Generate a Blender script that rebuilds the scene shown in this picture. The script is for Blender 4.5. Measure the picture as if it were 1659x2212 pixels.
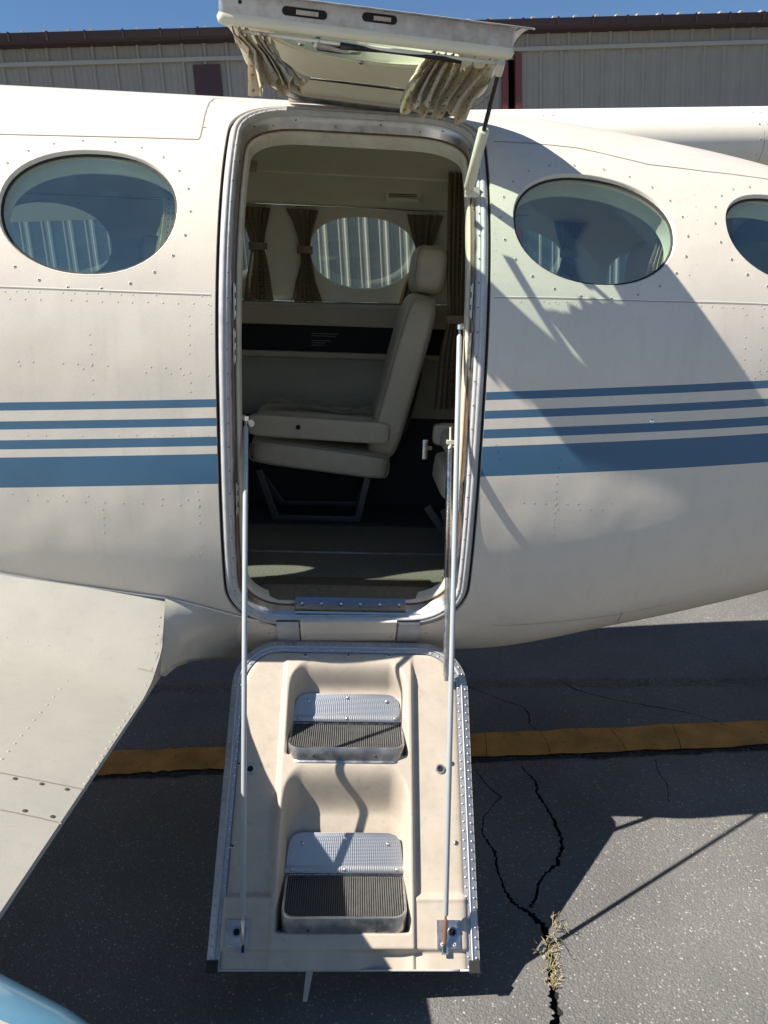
import bpy, bmesh, math, random
import numpy as np
from mathutils import Vector, Matrix
from mathutils.geometry import delaunay_2d_cdt
random.seed(7); rng = np.random.default_rng(7)
SC = bpy.context.scene
for o in list(bpy.data.objects): bpy.data.objects.remove(o)
COL = SC.collection

# ------------------------------------------------------------------ camera, sky, sun, exposure
F_PX, CX, CY = 1673.0, 829.5, 1106.0            # pixel units: photograph scaled to 1659 x 2212
_D = np.array([340, 6344, 1673.0]); _D /= np.linalg.norm(_D)       # world down seen in camera axes (right, down, forward)
_f = np.array([0, 0, 1.0]); _Y = _f - _D*(_f @ _D); _Y /= np.linalg.norm(_Y)
_Z = -_D; _X = np.cross(_Y, _Z); _X = _X if _X[0] > 0 else -_X
M = np.array([_X, _Y, _Z])                       # world = M @ cam
CAM = np.array([0, 0, 1.7])
cd = bpy.data.cameras.new('camera'); cam = bpy.data.objects.new('camera', cd); COL.objects.link(cam)
r_, d_, f_ = M[:, 0], M[:, 1], M[:, 2]
mw = Matrix.Identity(4)
for i in range(3):
    mw[i][0] = r_[i]; mw[i][1] = -d_[i]; mw[i][2] = -f_[i]; mw[i][3] = CAM[i]
cam.matrix_world = mw
cd.sensor_fit = 'VERTICAL'; cd.sensor_height = 24.0; cd.lens = 24.0*F_PX/2212.0
cd.clip_start = 0.05; cd.clip_end = 2000
SC.camera = cam
SUN = np.array([1.0, 0.285, -1.3]); SUN /= np.linalg.norm(SUN)      # direction the light travels
world = bpy.data.worlds.new('World'); SC.world = world; world.use_nodes = True
nt = world.node_tree; nt.nodes.clear()
sky = nt.nodes.new('ShaderNodeTexSky'); sky.sky_type = 'NISHITA'; sky.sun_disc = False
sky.sun_elevation = math.asin(-SUN[2]); sky.sun_rotation = math.atan2(-SUN[0], -SUN[1])
sky.altitude = 2200; sky.dust_density = 0.1; sky.air_density = 1.25; sky.ozone_density = 4.5
bg = nt.nodes.new('ShaderNodeBackground'); bg.inputs[1].default_value = 0.057
wo = nt.nodes.new('ShaderNodeOutputWorld'); hs = nt.nodes.new('ShaderNodeHueSaturation'); hs.inputs['Saturation'].default_value = 1.08; nt.links.new(sky.outputs[0], hs.inputs['Color']); nt.links.new(hs.outputs[0], bg.inputs[0]); nt.links.new(bg.outputs[0], wo.inputs[0])
sl = bpy.data.lights.new('sun', 'SUN'); sl.energy = 5.0; sl.angle = math.radians(0.53); sl.color = (1, 0.945, 0.855)
so = bpy.data.objects.new('sun', sl); COL.objects.link(so); so.location = (-8, -3, 12)
so.rotation_euler = Vector(SUN).to_track_quat('-Z', 'Y').to_euler()
SC.view_settings.view_transform = 'Standard'; SC.view_settings.look = 'None'
SC.view_settings.exposure = 1.03; SC.view_settings.gamma = 1.0
SC.render.engine = 'CYCLES'
SC.cycles.max_bounces = 10; SC.cycles.transparent_max_bounces = 24; SC.cycles.diffuse_bounces = 5

# ------------------------------------------------------------------ frames and rays
PXv = np.array([43500, 1016, 1673.0]); PXv /= np.linalg.norm(PXv); PXv = M @ PXv
PYv = np.cross([0, 0, 1.0], PXv); PYv /= np.linalg.norm(PYv); PZv = np.cross(PXv, PYv)
R = np.array([PXv, PYv, PZv]); O = np.array([0, 2.71, 0.0])        # airplane frame: x aft, y to the far side, z up
CL = R @ (CAM - O)
PF = Matrix.Identity(4)
for i in range(3):
    PF[i][0] = PXv[i]; PF[i][1] = PYv[i]; PF[i][2] = PZv[i]; PF[i][3] = O[i]
def wray(px, py): return M @ np.array([(px-CX)/F_PX, (py-CY)/F_PX, 1.0])
def lray(px, py): return R @ wray(px, py)
def ony(px, py, y): d = lray(px, py); return CL + d*((y-CL[1])/d[1])
def onz(px, py, z): d = lray(px, py); return CL + d*((z-CL[2])/d[2])
def onx(px, py, x): d = lray(px, py); return CL + d*((x-CL[0])/d[0])
def onplane(px, py, p0, n): d = lray(px, py); return CL + d*(((p0-CL) @ n)/(d @ n))
def gnd(px, py, z=0.0): d = wray(px, py); return CAM + d*((z-CAM[2])/d[2])

# ------------------------------------------------------------------ materials
MATS = {}
def mat(name, col, rough=0.5, metal=0.0, var=0.0, vscale=30, bump=0.0, bscale=200, coat=0.0, spec=0.5, dist=0.002):
    m = bpy.data.materials.new(name); m.use_nodes = True; MATS[name] = m
    n = m.node_tree.nodes; l = m.node_tree.links; b = n['Principled BSDF']
    b.inputs['Base Color'].default_value = (*col, 1); b.inputs['Roughness'].default_value = rough
    b.inputs['Metallic'].default_value = metal; b.inputs['Coat Weight'].default_value = coat; b.inputs['Specular IOR Level'].default_value = spec
    tc = n.new('ShaderNodeTexCoord')
    if var > 0:
        no = n.new('ShaderNodeTexNoise'); no.inputs['Scale'].default_value = vscale; no.inputs['Detail'].default_value = 6; no.inputs['Roughness'].default_value = .65
        l.new(tc.outputs['Object'], no.inputs['Vector'])
        mr = n.new('ShaderNodeMapRange'); mr.inputs[1].default_value = .3; mr.inputs[2].default_value = .7; mr.inputs[3].default_value = 1-var; mr.inputs[4].default_value = 1+var*.6
        l.new(no.outputs['Fac'], mr.inputs[0])
        mx = n.new('ShaderNodeMix'); mx.data_type = 'RGBA'; mx.blend_type = 'MULTIPLY'; mx.inputs[0].default_value = 1
        mx.inputs[6].default_value = (*col, 1); l.new(mr.outputs[0], mx.inputs[7]); l.new(mx.outputs[2], b.inputs['Base Color'])
        r2 = n.new('ShaderNodeMapRange'); r2.inputs[1].default_value = .3; r2.inputs[2].default_value = .7; r2.inputs[3].default_value = max(.05, rough-var*.4); r2.inputs[4].default_value = min(1, rough+var*.4)
        l.new(no.outputs['Fac'], r2.inputs[0]); l.new(r2.outputs[0], b.inputs['Roughness'])
    if bump > 0:
        nb = n.new('ShaderNodeTexNoise'); nb.inputs['Scale'].default_value = bscale; nb.inputs['Detail'].default_value = 3
        l.new(tc.outputs['Object'], nb.inputs['Vector'])
        bp = n.new('ShaderNodeBump'); bp.inputs['Strength'].default_value = bump; bp.inputs['Distance'].default_value = dist
        l.new(nb.outputs['Fac'], bp.inputs['Height']); l.new(bp.outputs['Normal'], b.inputs['Normal'])
    return m
def nmath(n, l, op, a, b=None, c=None):
    q = n.new('ShaderNodeMath'); q.operation = op
    for i, v in enumerate((a, b, c)):
        if v is None: continue
        if isinstance(v, (int, float)): q.inputs[i].default_value = v
        else: l.new(v, q.inputs[i])
    return q.outputs[0]
PAINT = (0.67, 0.60, 0.505); BLUE = (0.045, 0.125, 0.215)
def paint_mat(name, base, stripes=None, rough=0.36, wav=0.22, grime=0.0):
    m = mat(name, base, rough, coat=0.12); n = m.node_tree.nodes; l = m.node_tree.links; b = n['Principled BSDF']
    tc = n.new('ShaderNodeTexCoord'); sp = n.new('ShaderNodeSeparateXYZ'); l.new(tc.outputs['Object'], sp.inputs[0])
    no = n.new('ShaderNodeTexNoise'); no.inputs['Scale'].default_value = 5; no.inputs['Detail'].default_value = 8; no.inputs['Roughness'].default_value = .7
    l.new(tc.outputs['Object'], no.inputs['Vector'])
    mr = n.new('ShaderNodeMapRange'); mr.inputs[1].default_value = .3; mr.inputs[2].default_value = .7; mr.inputs[3].default_value = .94-grime; mr.inputs[4].default_value = 1.03
    l.new(no.outputs['Fac'], mr.inputs[0])
    mx = n.new('ShaderNodeMix'); mx.data_type = 'RGBA'; mx.blend_type = 'MULTIPLY'; mx.inputs[0].default_value = 1; mx.inputs[6].default_value = (*base, 1)
    l.new(mr.outputs[0], mx.inputs[7]); out = mx.outputs[2]
    mp = n.new('ShaderNodeMapping'); mp.inputs['Scale'].default_value = (34, 34, 2.2); l.new(tc.outputs['Object'], mp.inputs[0])
    n3 = n.new('ShaderNodeTexNoise'); n3.inputs['Scale'].default_value = 1; n3.inputs['Detail'].default_value = 5; l.new(mp.outputs[0], n3.inputs['Vector'])
    m3 = n.new('ShaderNodeMapRange'); m3.inputs[1].default_value = .55; m3.inputs[2].default_value = .8; m3.inputs[3].default_value = 1.0; m3.inputs[4].default_value = .92; l.new(n3.outputs['Fac'], m3.inputs[0])
    mx3 = n.new('ShaderNodeMix'); mx3.data_type = 'RGBA'; mx3.blend_type = 'MULTIPLY'; mx3.inputs[0].default_value = 1; l.new(out, mx3.inputs[6]); l.new(m3.outputs[0], mx3.inputs[7]); out = mx3.outputs[2]
    # fine flecks of dirt
    n2 = n.new('ShaderNodeTexNoise'); n2.inputs['Scale'].default_value = 260; n2.inputs['Detail'].default_value = 2; l.new(tc.outputs['Object'], n2.inputs['Vector'])
    m2 = n.new('ShaderNodeMapRange'); m2.inputs[1].default_value = .3; m2.inputs[2].default_value = .72; m2.inputs[3].default_value = .955; m2.inputs[4].default_value = 1.03; l.new(n2.outputs['Fac'], m2.inputs[0])
    mx2 = n.new('ShaderNodeMix'); mx2.data_type = 'RGBA'; mx2.blend_type = 'MULTIPLY'; mx2.inputs[0].default_value = 1; l.new(out, mx2.inputs[6]); l.new(m2.outputs[0], mx2.inputs[7]); out = mx2.outputs[2]
    if stripes:
        x, y, z = sp.outputs
        top = nmath(n, l, 'ADD', nmath(n, l, 'MULTIPLY', x, .0575), nmath(n, l, 'MULTIPLY', nmath(n, l, 'MULTIPLY', x, x), .0079))
        v = nmath(n, l, 'SUBTRACT', nmath(n, l, 'ADD', top, 1.4884), z)       # metres below the top line
        tot = None
        for a, c in ((0, .0205), (.0475, .0682), (.0955, .119), (.140, .2195)):
            q = nmath(n, l, 'MULTIPLY', nmath(n, l, 'GREATER_THAN', v, a), nmath(n, l, 'LESS_THAN', v, c))
            tot = q if tot is None else nmath(n, l, 'ADD', tot, q)
        mb = n.new('ShaderNodeMix'); mb.data_type = 'RGBA'; l.new(tot, mb.inputs[0]); l.new(out, mb.inputs[6])
        bm2 = n.new('ShaderNodeMix'); bm2.data_type = 'RGBA'; bm2.blend_type = 'MULTIPLY'; bm2.inputs[0].default_value = 1; bm2.inputs[6].default_value = (*BLUE, 1); l.new(mr.outputs[0], bm2.inputs[7])
        l.new(bm2.outputs[2], mb.inputs[7]); out = mb.outputs[2]
    l.new(out, b.inputs['Base Color'])
    # sheet-metal waviness and orange peel
    nb = n.new('ShaderNodeTexNoise'); nb.inputs['Scale'].default_value = 6; nb.inputs['Detail'].default_value = 1.2; l.new(tc.outputs['Object'], nb.inputs['Vector'])
    b1 = n.new('ShaderNodeBump'); b1.inputs['Strength'].default_value = wav; b1.inputs['Distance'].default_value = .02; l.new(nb.outputs['Fac'], b1.inputs['Height'])
    b2 = n.new('ShaderNodeBump'); b2.inputs['Strength'].default_value = .12; b2.inputs['Distance'].default_value = .0006; l.new(n2.outputs['Fac'], b2.inputs['Height']); l.new(b1.outputs['Normal'], b2.inputs['Normal'])
    l.new(b2.outputs['Normal'], b.inputs['Normal'])
    return m
paint_mat('fuselage_paint', PAINT, stripes=True)
paint_mat('paint', PAINT)
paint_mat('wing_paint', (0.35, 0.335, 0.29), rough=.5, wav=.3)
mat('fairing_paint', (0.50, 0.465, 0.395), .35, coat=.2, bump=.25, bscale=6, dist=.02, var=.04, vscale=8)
mat('seam', (0.25, 0.22, 0.19), .7); mat('lap_highlight', (0.80, 0.76, 0.69), .4)  # light ribbons: sunlit lap-edge highlight put into the colour
mat('alu', (0.55, 0.54, 0.53), .38, 1.0, var=.25, vscale=25, bump=.06, bscale=90)
mat('alu_dull', (0.50, 0.50, 0.51), .48, 1.0, var=.3, vscale=40, bump=.05, bscale=90)
mat('alu_paint', (0.42, 0.42, 0.44), .42, .55, var=.2, vscale=14)
mat('chrome', (0.85, 0.85, 0.86), .08, 1.0); mat('steel', (0.42, 0.40, 0.38), .25, 1.0, var=.2, vscale=60)
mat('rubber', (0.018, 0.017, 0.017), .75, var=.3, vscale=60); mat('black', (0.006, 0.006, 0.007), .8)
mat('under_seat_shade', (.035, .036, .04), .95, var=.2, vscale=80); mat('polished_steel', (.30, .31, .32), .25, 1.0); mat('carpet_brown', (.115, .088, .055), .95, var=.35, vscale=70, bump=.5, bscale=500); mat('leg_metal', (.10, .10, .115), .35, .7); mat('dark_screw', (0.05, 0.04, 0.03), .6)  # first one: under-seat shade put into a near-black colour
mat('seal', (0.44, 0.43, 0.42), .5, var=.16, vscale=22, bump=.1, bscale=30)
mat('jamb_trim', (0.55, 0.49, 0.38), .5, var=.16, vscale=16, bump=.1, bscale=60)
mat('liner_tan', (0.45, 0.385, 0.31), .48, var=.10, vscale=18, bump=.06, bscale=300, dist=.001)
def scuff(name, col=(.13, .11, .09), lo=.60, hi=.74, sc=(22, 30, 30), amt=.55):
    m = MATS[name]; n = m.node_tree.nodes; l = m.node_tree.links; b = n['Principled BSDF']; src = b.inputs['Base Color'].links[0].from_socket
    tc = n.new('ShaderNodeTexCoord'); mp = n.new('ShaderNodeMapping'); mp.inputs['Scale'].default_value = sc; l.new(tc.outputs['Object'], mp.inputs[0])
    no = n.new('ShaderNodeTexNoise'); no.inputs['Scale'].default_value = 1; no.inputs['Detail'].default_value = 9; no.inputs['Roughness'].default_value = .72; l.new(mp.outputs[0], no.inputs['Vector'])
    mr = n.new('ShaderNodeMapRange'); mr.inputs[1].default_value = lo; mr.inputs[2].default_value = hi; mr.inputs[3].default_value = 0; mr.inputs[4].default_value = amt; l.new(no.outputs['Fac'], mr.inputs[0])
    mx = n.new('ShaderNodeMix'); mx.data_type = 'RGBA'; l.new(mr.outputs[0], mx.inputs[0]); l.new(src, mx.inputs[6]); mx.inputs[7].default_value = (*col, 1); l.new(mx.outputs[2], b.inputs['Base Color'])
scuff('liner_tan', (.17, .135, .10), .56, .80, (40, 60, 60), .5); scuff('jamb_trim', (.16, .11, .07), .55, .75, (30, 30, 12), .6); scuff('seal', (.14, .13, .12), .55, .75, (30, 30, 10), .5)
mat('liner_cream', (0.72, 0.68, 0.53), .5, var=.06, vscale=12, bump=.05, bscale=200)
mat('lining', (0.76, 0.69, 0.53), .65, var=.06, vscale=10, bump=.05, bscale=300)
mat('side_panel', (0.44, 0.355, 0.245), .7, var=.08, vscale=14); mat('ledge', (0.31, 0.285, 0.215), .7, var=.08, vscale=14)
mat('leather', (0.60, 0.51, 0.375), .5, var=.10, vscale=20, bump=.2, bscale=350, dist=.001)
mat('piping', (0.33, 0.29, 0.23), .5)
mat('rod_sleeve', (0.36, 0.385, 0.40), .35, var=.05, vscale=20); mat('strut_cream', (0.66, 0.62, 0.50), .4, var=.08, vscale=30)
mat('carbon', (0.02, 0.018, 0.018), .35, bump=.3, bscale=400); mat('copper', (0.30, 0.16, 0.09), .4, .6)
mat('rust', (0.16, 0.07, 0.025), .8, var=.5, vscale=50)
mat('maroon', (0.060, 0.022, 0.024), .5, var=.12, vscale=4); mat('maroon_post', (0.16, 0.035, 0.035), .5, var=.1)
mat('gutter', (0.040, 0.018, 0.020), .45, var=.15, vscale=3)
mat('hangar', (0.30, 0.272, 0.228), .5, var=.07, vscale=3); mat('hangar_trim', (0.36, 0.335, 0.285), .5, var=.06, vscale=3)
mat('hangar_roof', (0.40, 0.38, 0.34), .5)
mat('other_wing', (0.70, 0.65, 0.55), .6, coat=0, var=.05, vscale=6, bump=.1, bscale=6, dist=.01)
mat('blue_gloss', (0.12, 0.30, 0.44), .2, coat=.6)
mat('clip_plastic', (0.75, 0.75, 0.70), .3); mat('wire_black', (0.012, 0.012, 0.012), .4)
mat('bulb', (0.6, 0.6, 0.6), .3)
mat('straw', (0.33, 0.27, 0.15), .8, var=.3, vscale=80); mat('weed_green', (0.10, 0.13, 0.035), .7); mat('stone', (0.30, 0.27, 0.24), .9, var=.3, vscale=60)
mat('crack', (0.014, 0.013, 0.012), .95)
mat('print', (0.16, 0.15, 0.14), .7)
def glass_mat(name, tint, refl=1.0, haze=.05, hcol=(.26, .52, .62)):
    m = bpy.data.materials.new(name); m.use_nodes = True; MATS[name] = m
    n = m.node_tree.nodes; l = m.node_tree.links; n.clear()
    o = n.new('ShaderNodeOutputMaterial'); t = n.new('ShaderNodeBsdfTransparent'); t.inputs[0].default_value = (*tint, 1)
    g = n.new('ShaderNodeBsdfGlossy'); g.inputs['Roughness'].default_value = .02
    lw = n.new('ShaderNodeLayerWeight'); fr = n.new('ShaderNodeMapRange'); pw = n.new('ShaderNodeMath'); pw.operation = 'POWER'; pw.inputs[1].default_value = 5; l.new(lw.outputs['Facing'], pw.inputs[0]); l.new(pw.outputs[0], fr.inputs[0]); fr.inputs[3].default_value = .04; fr.inputs[4].default_value = .6
    mu = n.new('ShaderNodeMath'); mu.operation = 'MULTIPLY'; mu.inputs[1].default_value = refl; mu.use_clamp = True; l.new(fr.outputs[0], mu.inputs[0])
    df = n.new('ShaderNodeBsdfDiffuse'); df.inputs[0].default_value = (*hcol, 1)
    tc = n.new('ShaderNodeTexCoord'); no = n.new('ShaderNodeTexNoise'); no.inputs['Scale'].default_value = 14; no.inputs['Detail'].default_value = 9; no.inputs['Roughness'].default_value = .75; l.new(tc.outputs['Object'], no.inputs['Vector'])
    mr = n.new('ShaderNodeMapRange'); mr.inputs[1].default_value = .35; mr.inputs[2].default_value = .75; mr.inputs[3].default_value = haze*.6; mr.inputs[4].default_value = haze*1.7; l.new(no.outputs['Fac'], mr.inputs[0])
    md = n.new('ShaderNodeMixShader'); l.new(mr.outputs[0], md.inputs[0]); l.new(t.outputs[0], md.inputs[1]); l.new(df.outputs[0], md.inputs[2])
    mx = n.new('ShaderNodeMixShader'); l.new(mu.outputs[0], mx.inputs[0]); l.new(md.outputs[0], mx.inputs[1]); l.new(g.outputs[0], mx.inputs[2]); l.new(mx.outputs[0], o.inputs[0])
glass_mat('window_glass', (0.80, 0.97, 0.93), 5.5, .03, (.20, .50, .66))
glass_mat('door_glass', (0.72, 0.88, 0.78), 1.5, .02)
def fabric_mat(name='fabric', c0=(.60, .51, .36, 1), c1=(.27, .18, .10, 1)):
    m = mat(name, (0.40, 0.33, 0.22), .9); n = m.node_tree.nodes; l = m.node_tree.links; b = n['Principled BSDF']
    uv = n.new('ShaderNodeUVMap'); sp = n.new('ShaderNodeSeparateXYZ'); l.new(uv.outputs[0], sp.inputs[0])
    def dot(off, size):
        ds = []
        for i in range(2):
            f = nmath(n, l, 'FRACT', nmath(n, l, 'ADD', nmath(n, l, 'MULTIPLY', sp.outputs[i], 1/.0165), off))
            ds.append(nmath(n, l, 'LESS_THAN', nmath(n, l, 'ABSOLUTE', nmath(n, l, 'SUBTRACT', f, .5)), size))
        return nmath(n, l, 'MULTIPLY', ds[0], ds[1])
    tot = nmath(n, l, 'ADD', dot(0, .10), dot(.5, .065))
    mx = n.new('ShaderNodeMix'); mx.data_type = 'RGBA'; l.new(tot, mx.inputs[0]); mx.inputs[6].default_value = c0; mx.inputs[7].default_value = c1
    l.new(mx.outputs[2], b.inputs['Base Color'])
    tr = n.new('ShaderNodeBsdfTranslucent'); l.new(mx.outputs[2], tr.inputs[0]); ms = n.new('ShaderNodeMixShader'); ms.inputs[0].default_value = .18
    o = n['Material Output']; l.new(b.outputs[0], ms.inputs[1]); l.new(tr.outputs[0], ms.inputs[2]); l.new(ms.outputs[0], o.inputs[0])
fabric_mat(); fabric_mat('fabric_shaded', (.27, .20, .12, 1), (.06, .03, .015, 1)); mat('fabric_plain', (.24, .175, .105), .9, var=.1, vscale=60)  # darker copy of the dotted cloth: backlit shade put into its colours
def asphalt_mat():
    m = mat('asphalt', (.09, .085, .08), .85); n = m.node_tree.nodes; l = m.node_tree.links; b = n['Principled BSDF']
    tc = n.new('ShaderNodeTexCoord'); v = n.new('ShaderNodeTexVoronoi'); v.inputs['Scale'].default_value = 165; v.inputs['Randomness'].default_value = 1
    nz = n.new('ShaderNodeTexNoise'); nz.inputs['Scale'].default_value = 60; nz.inputs['Detail'].default_value = 3
    l.new(tc.outputs['Object'], nz.inputs['Vector'])
    mv = n.new('ShaderNodeVectorMath'); mv.operation = 'MULTIPLY_ADD'; l.new(nz.outputs['Color'], mv.inputs[0]); mv.inputs[1].default_value = (.012, .012, .012); l.new(tc.outputs['Object'], mv.inputs[2])
    l.new(mv.outputs[0], v.inputs['Vector'])
    sp = n.new('ShaderNodeSeparateColor'); l.new(v.outputs['Color'], sp.inputs[0])
    cr = n.new('ShaderNodeValToRGB'); e = cr.color_ramp.elements
    e[0].position = 0; e[0].color = (.115, .11, .105, 1); e[1].position = 1; e[1].color = (.52, .48, .42, 1)
    for p, c in ((.5, (.16, .153, .145)), (.88, (.20, .19, .176)), (.955, (.33, .305, .27))):
        q = e.new(p); q.color = (*c, 1)
    l.new(sp.outputs[0], cr.inputs[0])
    # tar between the stones
    mr = n.new('ShaderNodeMapRange'); mr.inputs[1].default_value = .30; mr.inputs[2].default_value = .55; mr.inputs[3].default_value = 1; mr.inputs[4].default_value = 0
    l.new(v.outputs['Distance'], mr.inputs[0])
    mx = n.new('ShaderNodeMix'); mx.data_type = 'RGBA'; l.new(mr.outputs[0], mx.inputs[0]); mx.inputs[6].default_value = (.14, .134, .128, 1); l.new(cr.outputs[0], mx.inputs[7])
    big = n.new('ShaderNodeTexNoise'); big.inputs['Scale'].default_value = 1.3; big.inputs['Detail'].default_value = 6; l.new(tc.outputs['Object'], big.inputs['Vector'])
    br = n.new('ShaderNodeMapRange'); br.inputs[1].default_value = .3; br.inputs[2].default_value = .7; br.inputs[3].default_value = .58; br.inputs[4].default_value = 1.1; l.new(big.outputs['Fac'], br.inputs[0])
    mx2 = n.new('ShaderNodeMix'); mx2.data_type = 'RGBA'; mx2.blend_type = 'MULTIPLY'; mx2.inputs[0].default_value = 1; l.new(mx.outputs[2], mx2.inputs[6]); l.new(br.outputs[0], mx2.inputs[7])
    l.new(mx2.outputs[2], b.inputs['Base Color'])
    bp = n.new('ShaderNodeBump'); bp.inputs['Strength'].default_value = .8; bp.inputs['Distance'].default_value = .003; bp.invert = True; l.new(v.outputs['Distance'], bp.inputs['Height']); l.new(bp.outputs['Normal'], b.inputs['Normal'])
asphalt_mat()
def worn_paint(name, col, lo, hi):
    m = mat(name, col, .8); n = m.node_tree.nodes; l = m.node_tree.links; b = n['Principled BSDF']; o = n['Material Output']
    tc = n.new('ShaderNodeTexCoord'); no = n.new('ShaderNodeTexNoise'); no.inputs['Scale'].default_value = 45; no.inputs['Detail'].default_value = 8; no.inputs['Roughness'].default_value = .7; l.new(tc.outputs['Object'], no.inputs['Vector'])
    mr = n.new('ShaderNodeMapRange'); mr.inputs[1].default_value = lo; mr.inputs[2].default_value = hi; l.new(no.outputs['Fac'], mr.inputs[0])
    t = n.new('ShaderNodeBsdfTransparent'); ms = n.new('ShaderNodeMixShader'); l.new(mr.outputs[0], ms.inputs[0]); l.new(t.outputs[0], ms.inputs[1]); l.new(b.outputs[0], ms.inputs[2]); l.new(ms.outputs[0], o.inputs[0])
    n2 = n.new('ShaderNodeTexNoise'); n2.inputs['Scale'].default_value = 9; n2.inputs['Detail'].default_value = 7; l.new(tc.outputs['Object'], n2.inputs['Vector'])
    m2 = n.new('ShaderNodeMapRange'); m2.inputs[1].default_value = .3; m2.inputs[2].default_value = .7; m2.inputs[3].default_value = .6; m2.inputs[4].default_value = 1.1; l.new(n2.outputs['Fac'], m2.inputs[0])
    mx = n.new('ShaderNodeMix'); mx.data_type = 'RGBA'; mx.blend_type = 'MULTIPLY'; mx.inputs[0].default_value = 1; mx.inputs[6].default_value = (*col, 1); l.new(m2.outputs[0], mx.inputs[7]); l.new(mx.outputs[2], b.inputs['Base Color'])
    bp = n.new('ShaderNodeBump'); bp.inputs['Strength'].default_value = .5; bp.inputs['Distance'].default_value = .002; l.new(no.outputs['Fac'], bp.inputs['Height']); l.new(bp.outputs['Normal'], b.inputs['Normal'])
worn_paint('yellow_paint', (.50, .24, .045), .28, .40); worn_paint('faded_paint', (.17, .14, .11), .46, .62); worn_paint('tar', (.012, .012, .012), .40, .5)
def carpet_mat():
    m = mat('carpet', (.17, .165, .10), .95); n = m.node_tree.nodes; l = m.node_tree.links; b = n['Principled BSDF']
    tc = n.new('ShaderNodeTexCoord'); mp = n.new('ShaderNodeMapping'); mp.inputs['Scale'].default_value = (120, 500, 120); l.new(tc.outputs['Object'], mp.inputs[0])
    no = n.new('ShaderNodeTexNoise'); no.inputs['Scale'].default_value = 1; no.inputs['Detail'].default_value = 4; l.new(mp.outputs[0], no.inputs['Vector'])
    cr = n.new('ShaderNodeValToRGB'); cr.color_ramp.elements[0].position = .3; cr.color_ramp.elements[0].color = (.075, .072, .055, 1); cr.color_ramp.elements[1].position = .7; cr.color_ramp.elements[1].color = (.25, .225, .17, 1)
    l.new(no.outputs['Fac'], cr.inputs[0]); l.new(cr.outputs[0], b.inputs['Base Color'])
    bp = n.new('ShaderNodeBump'); bp.inputs['Strength'].default_value = .7; bp.inputs['Distance'].default_value = .003; l.new(no.outputs['Fac'], bp.inputs['Height']); l.new(bp.outputs['Normal'], b.inputs['Normal'])
carpet_mat()
def diamond_mat():
    m = mat('diamond_plate', (.42, .43, .45), .4, 1.0); n = m.node_tree.nodes; l = m.node_tree.links; b = n['Principled BSDF']
    uv = n.new('ShaderNodeUVMap'); sp = n.new('ShaderNodeSeparateXYZ'); l.new(uv.outputs[0], sp.inputs[0])
    u = nmath(n, l, 'MULTIPLY', sp.outputs[0], 520.0); v = nmath(n, l, 'MULTIPLY', sp.outputs[1], 900.0)
    s = nmath(n, l, 'MULTIPLY', nmath(n, l, 'SINE', nmath(n, l, 'ADD', u, v)), nmath(n, l, 'SINE', nmath(n, l, 'SUBTRACT', u, v)))
    bp = n.new('ShaderNodeBump'); bp.inputs['Strength'].default_value = .4; bp.inputs['Distance'].default_value = .0008; l.new(s, bp.inputs['Height']); l.new(bp.outputs['Normal'], b.inputs['Normal'])
    mr = n.new('ShaderNodeMapRange'); mr.inputs[1].default_value = -1; mr.inputs[2].default_value = 1; mr.inputs[3].default_value = .55; mr.inputs[4].default_value = .38; l.new(s, mr.inputs[0]); l.new(mr.outputs[0], b.inputs['Roughness'])
diamond_mat()

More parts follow.
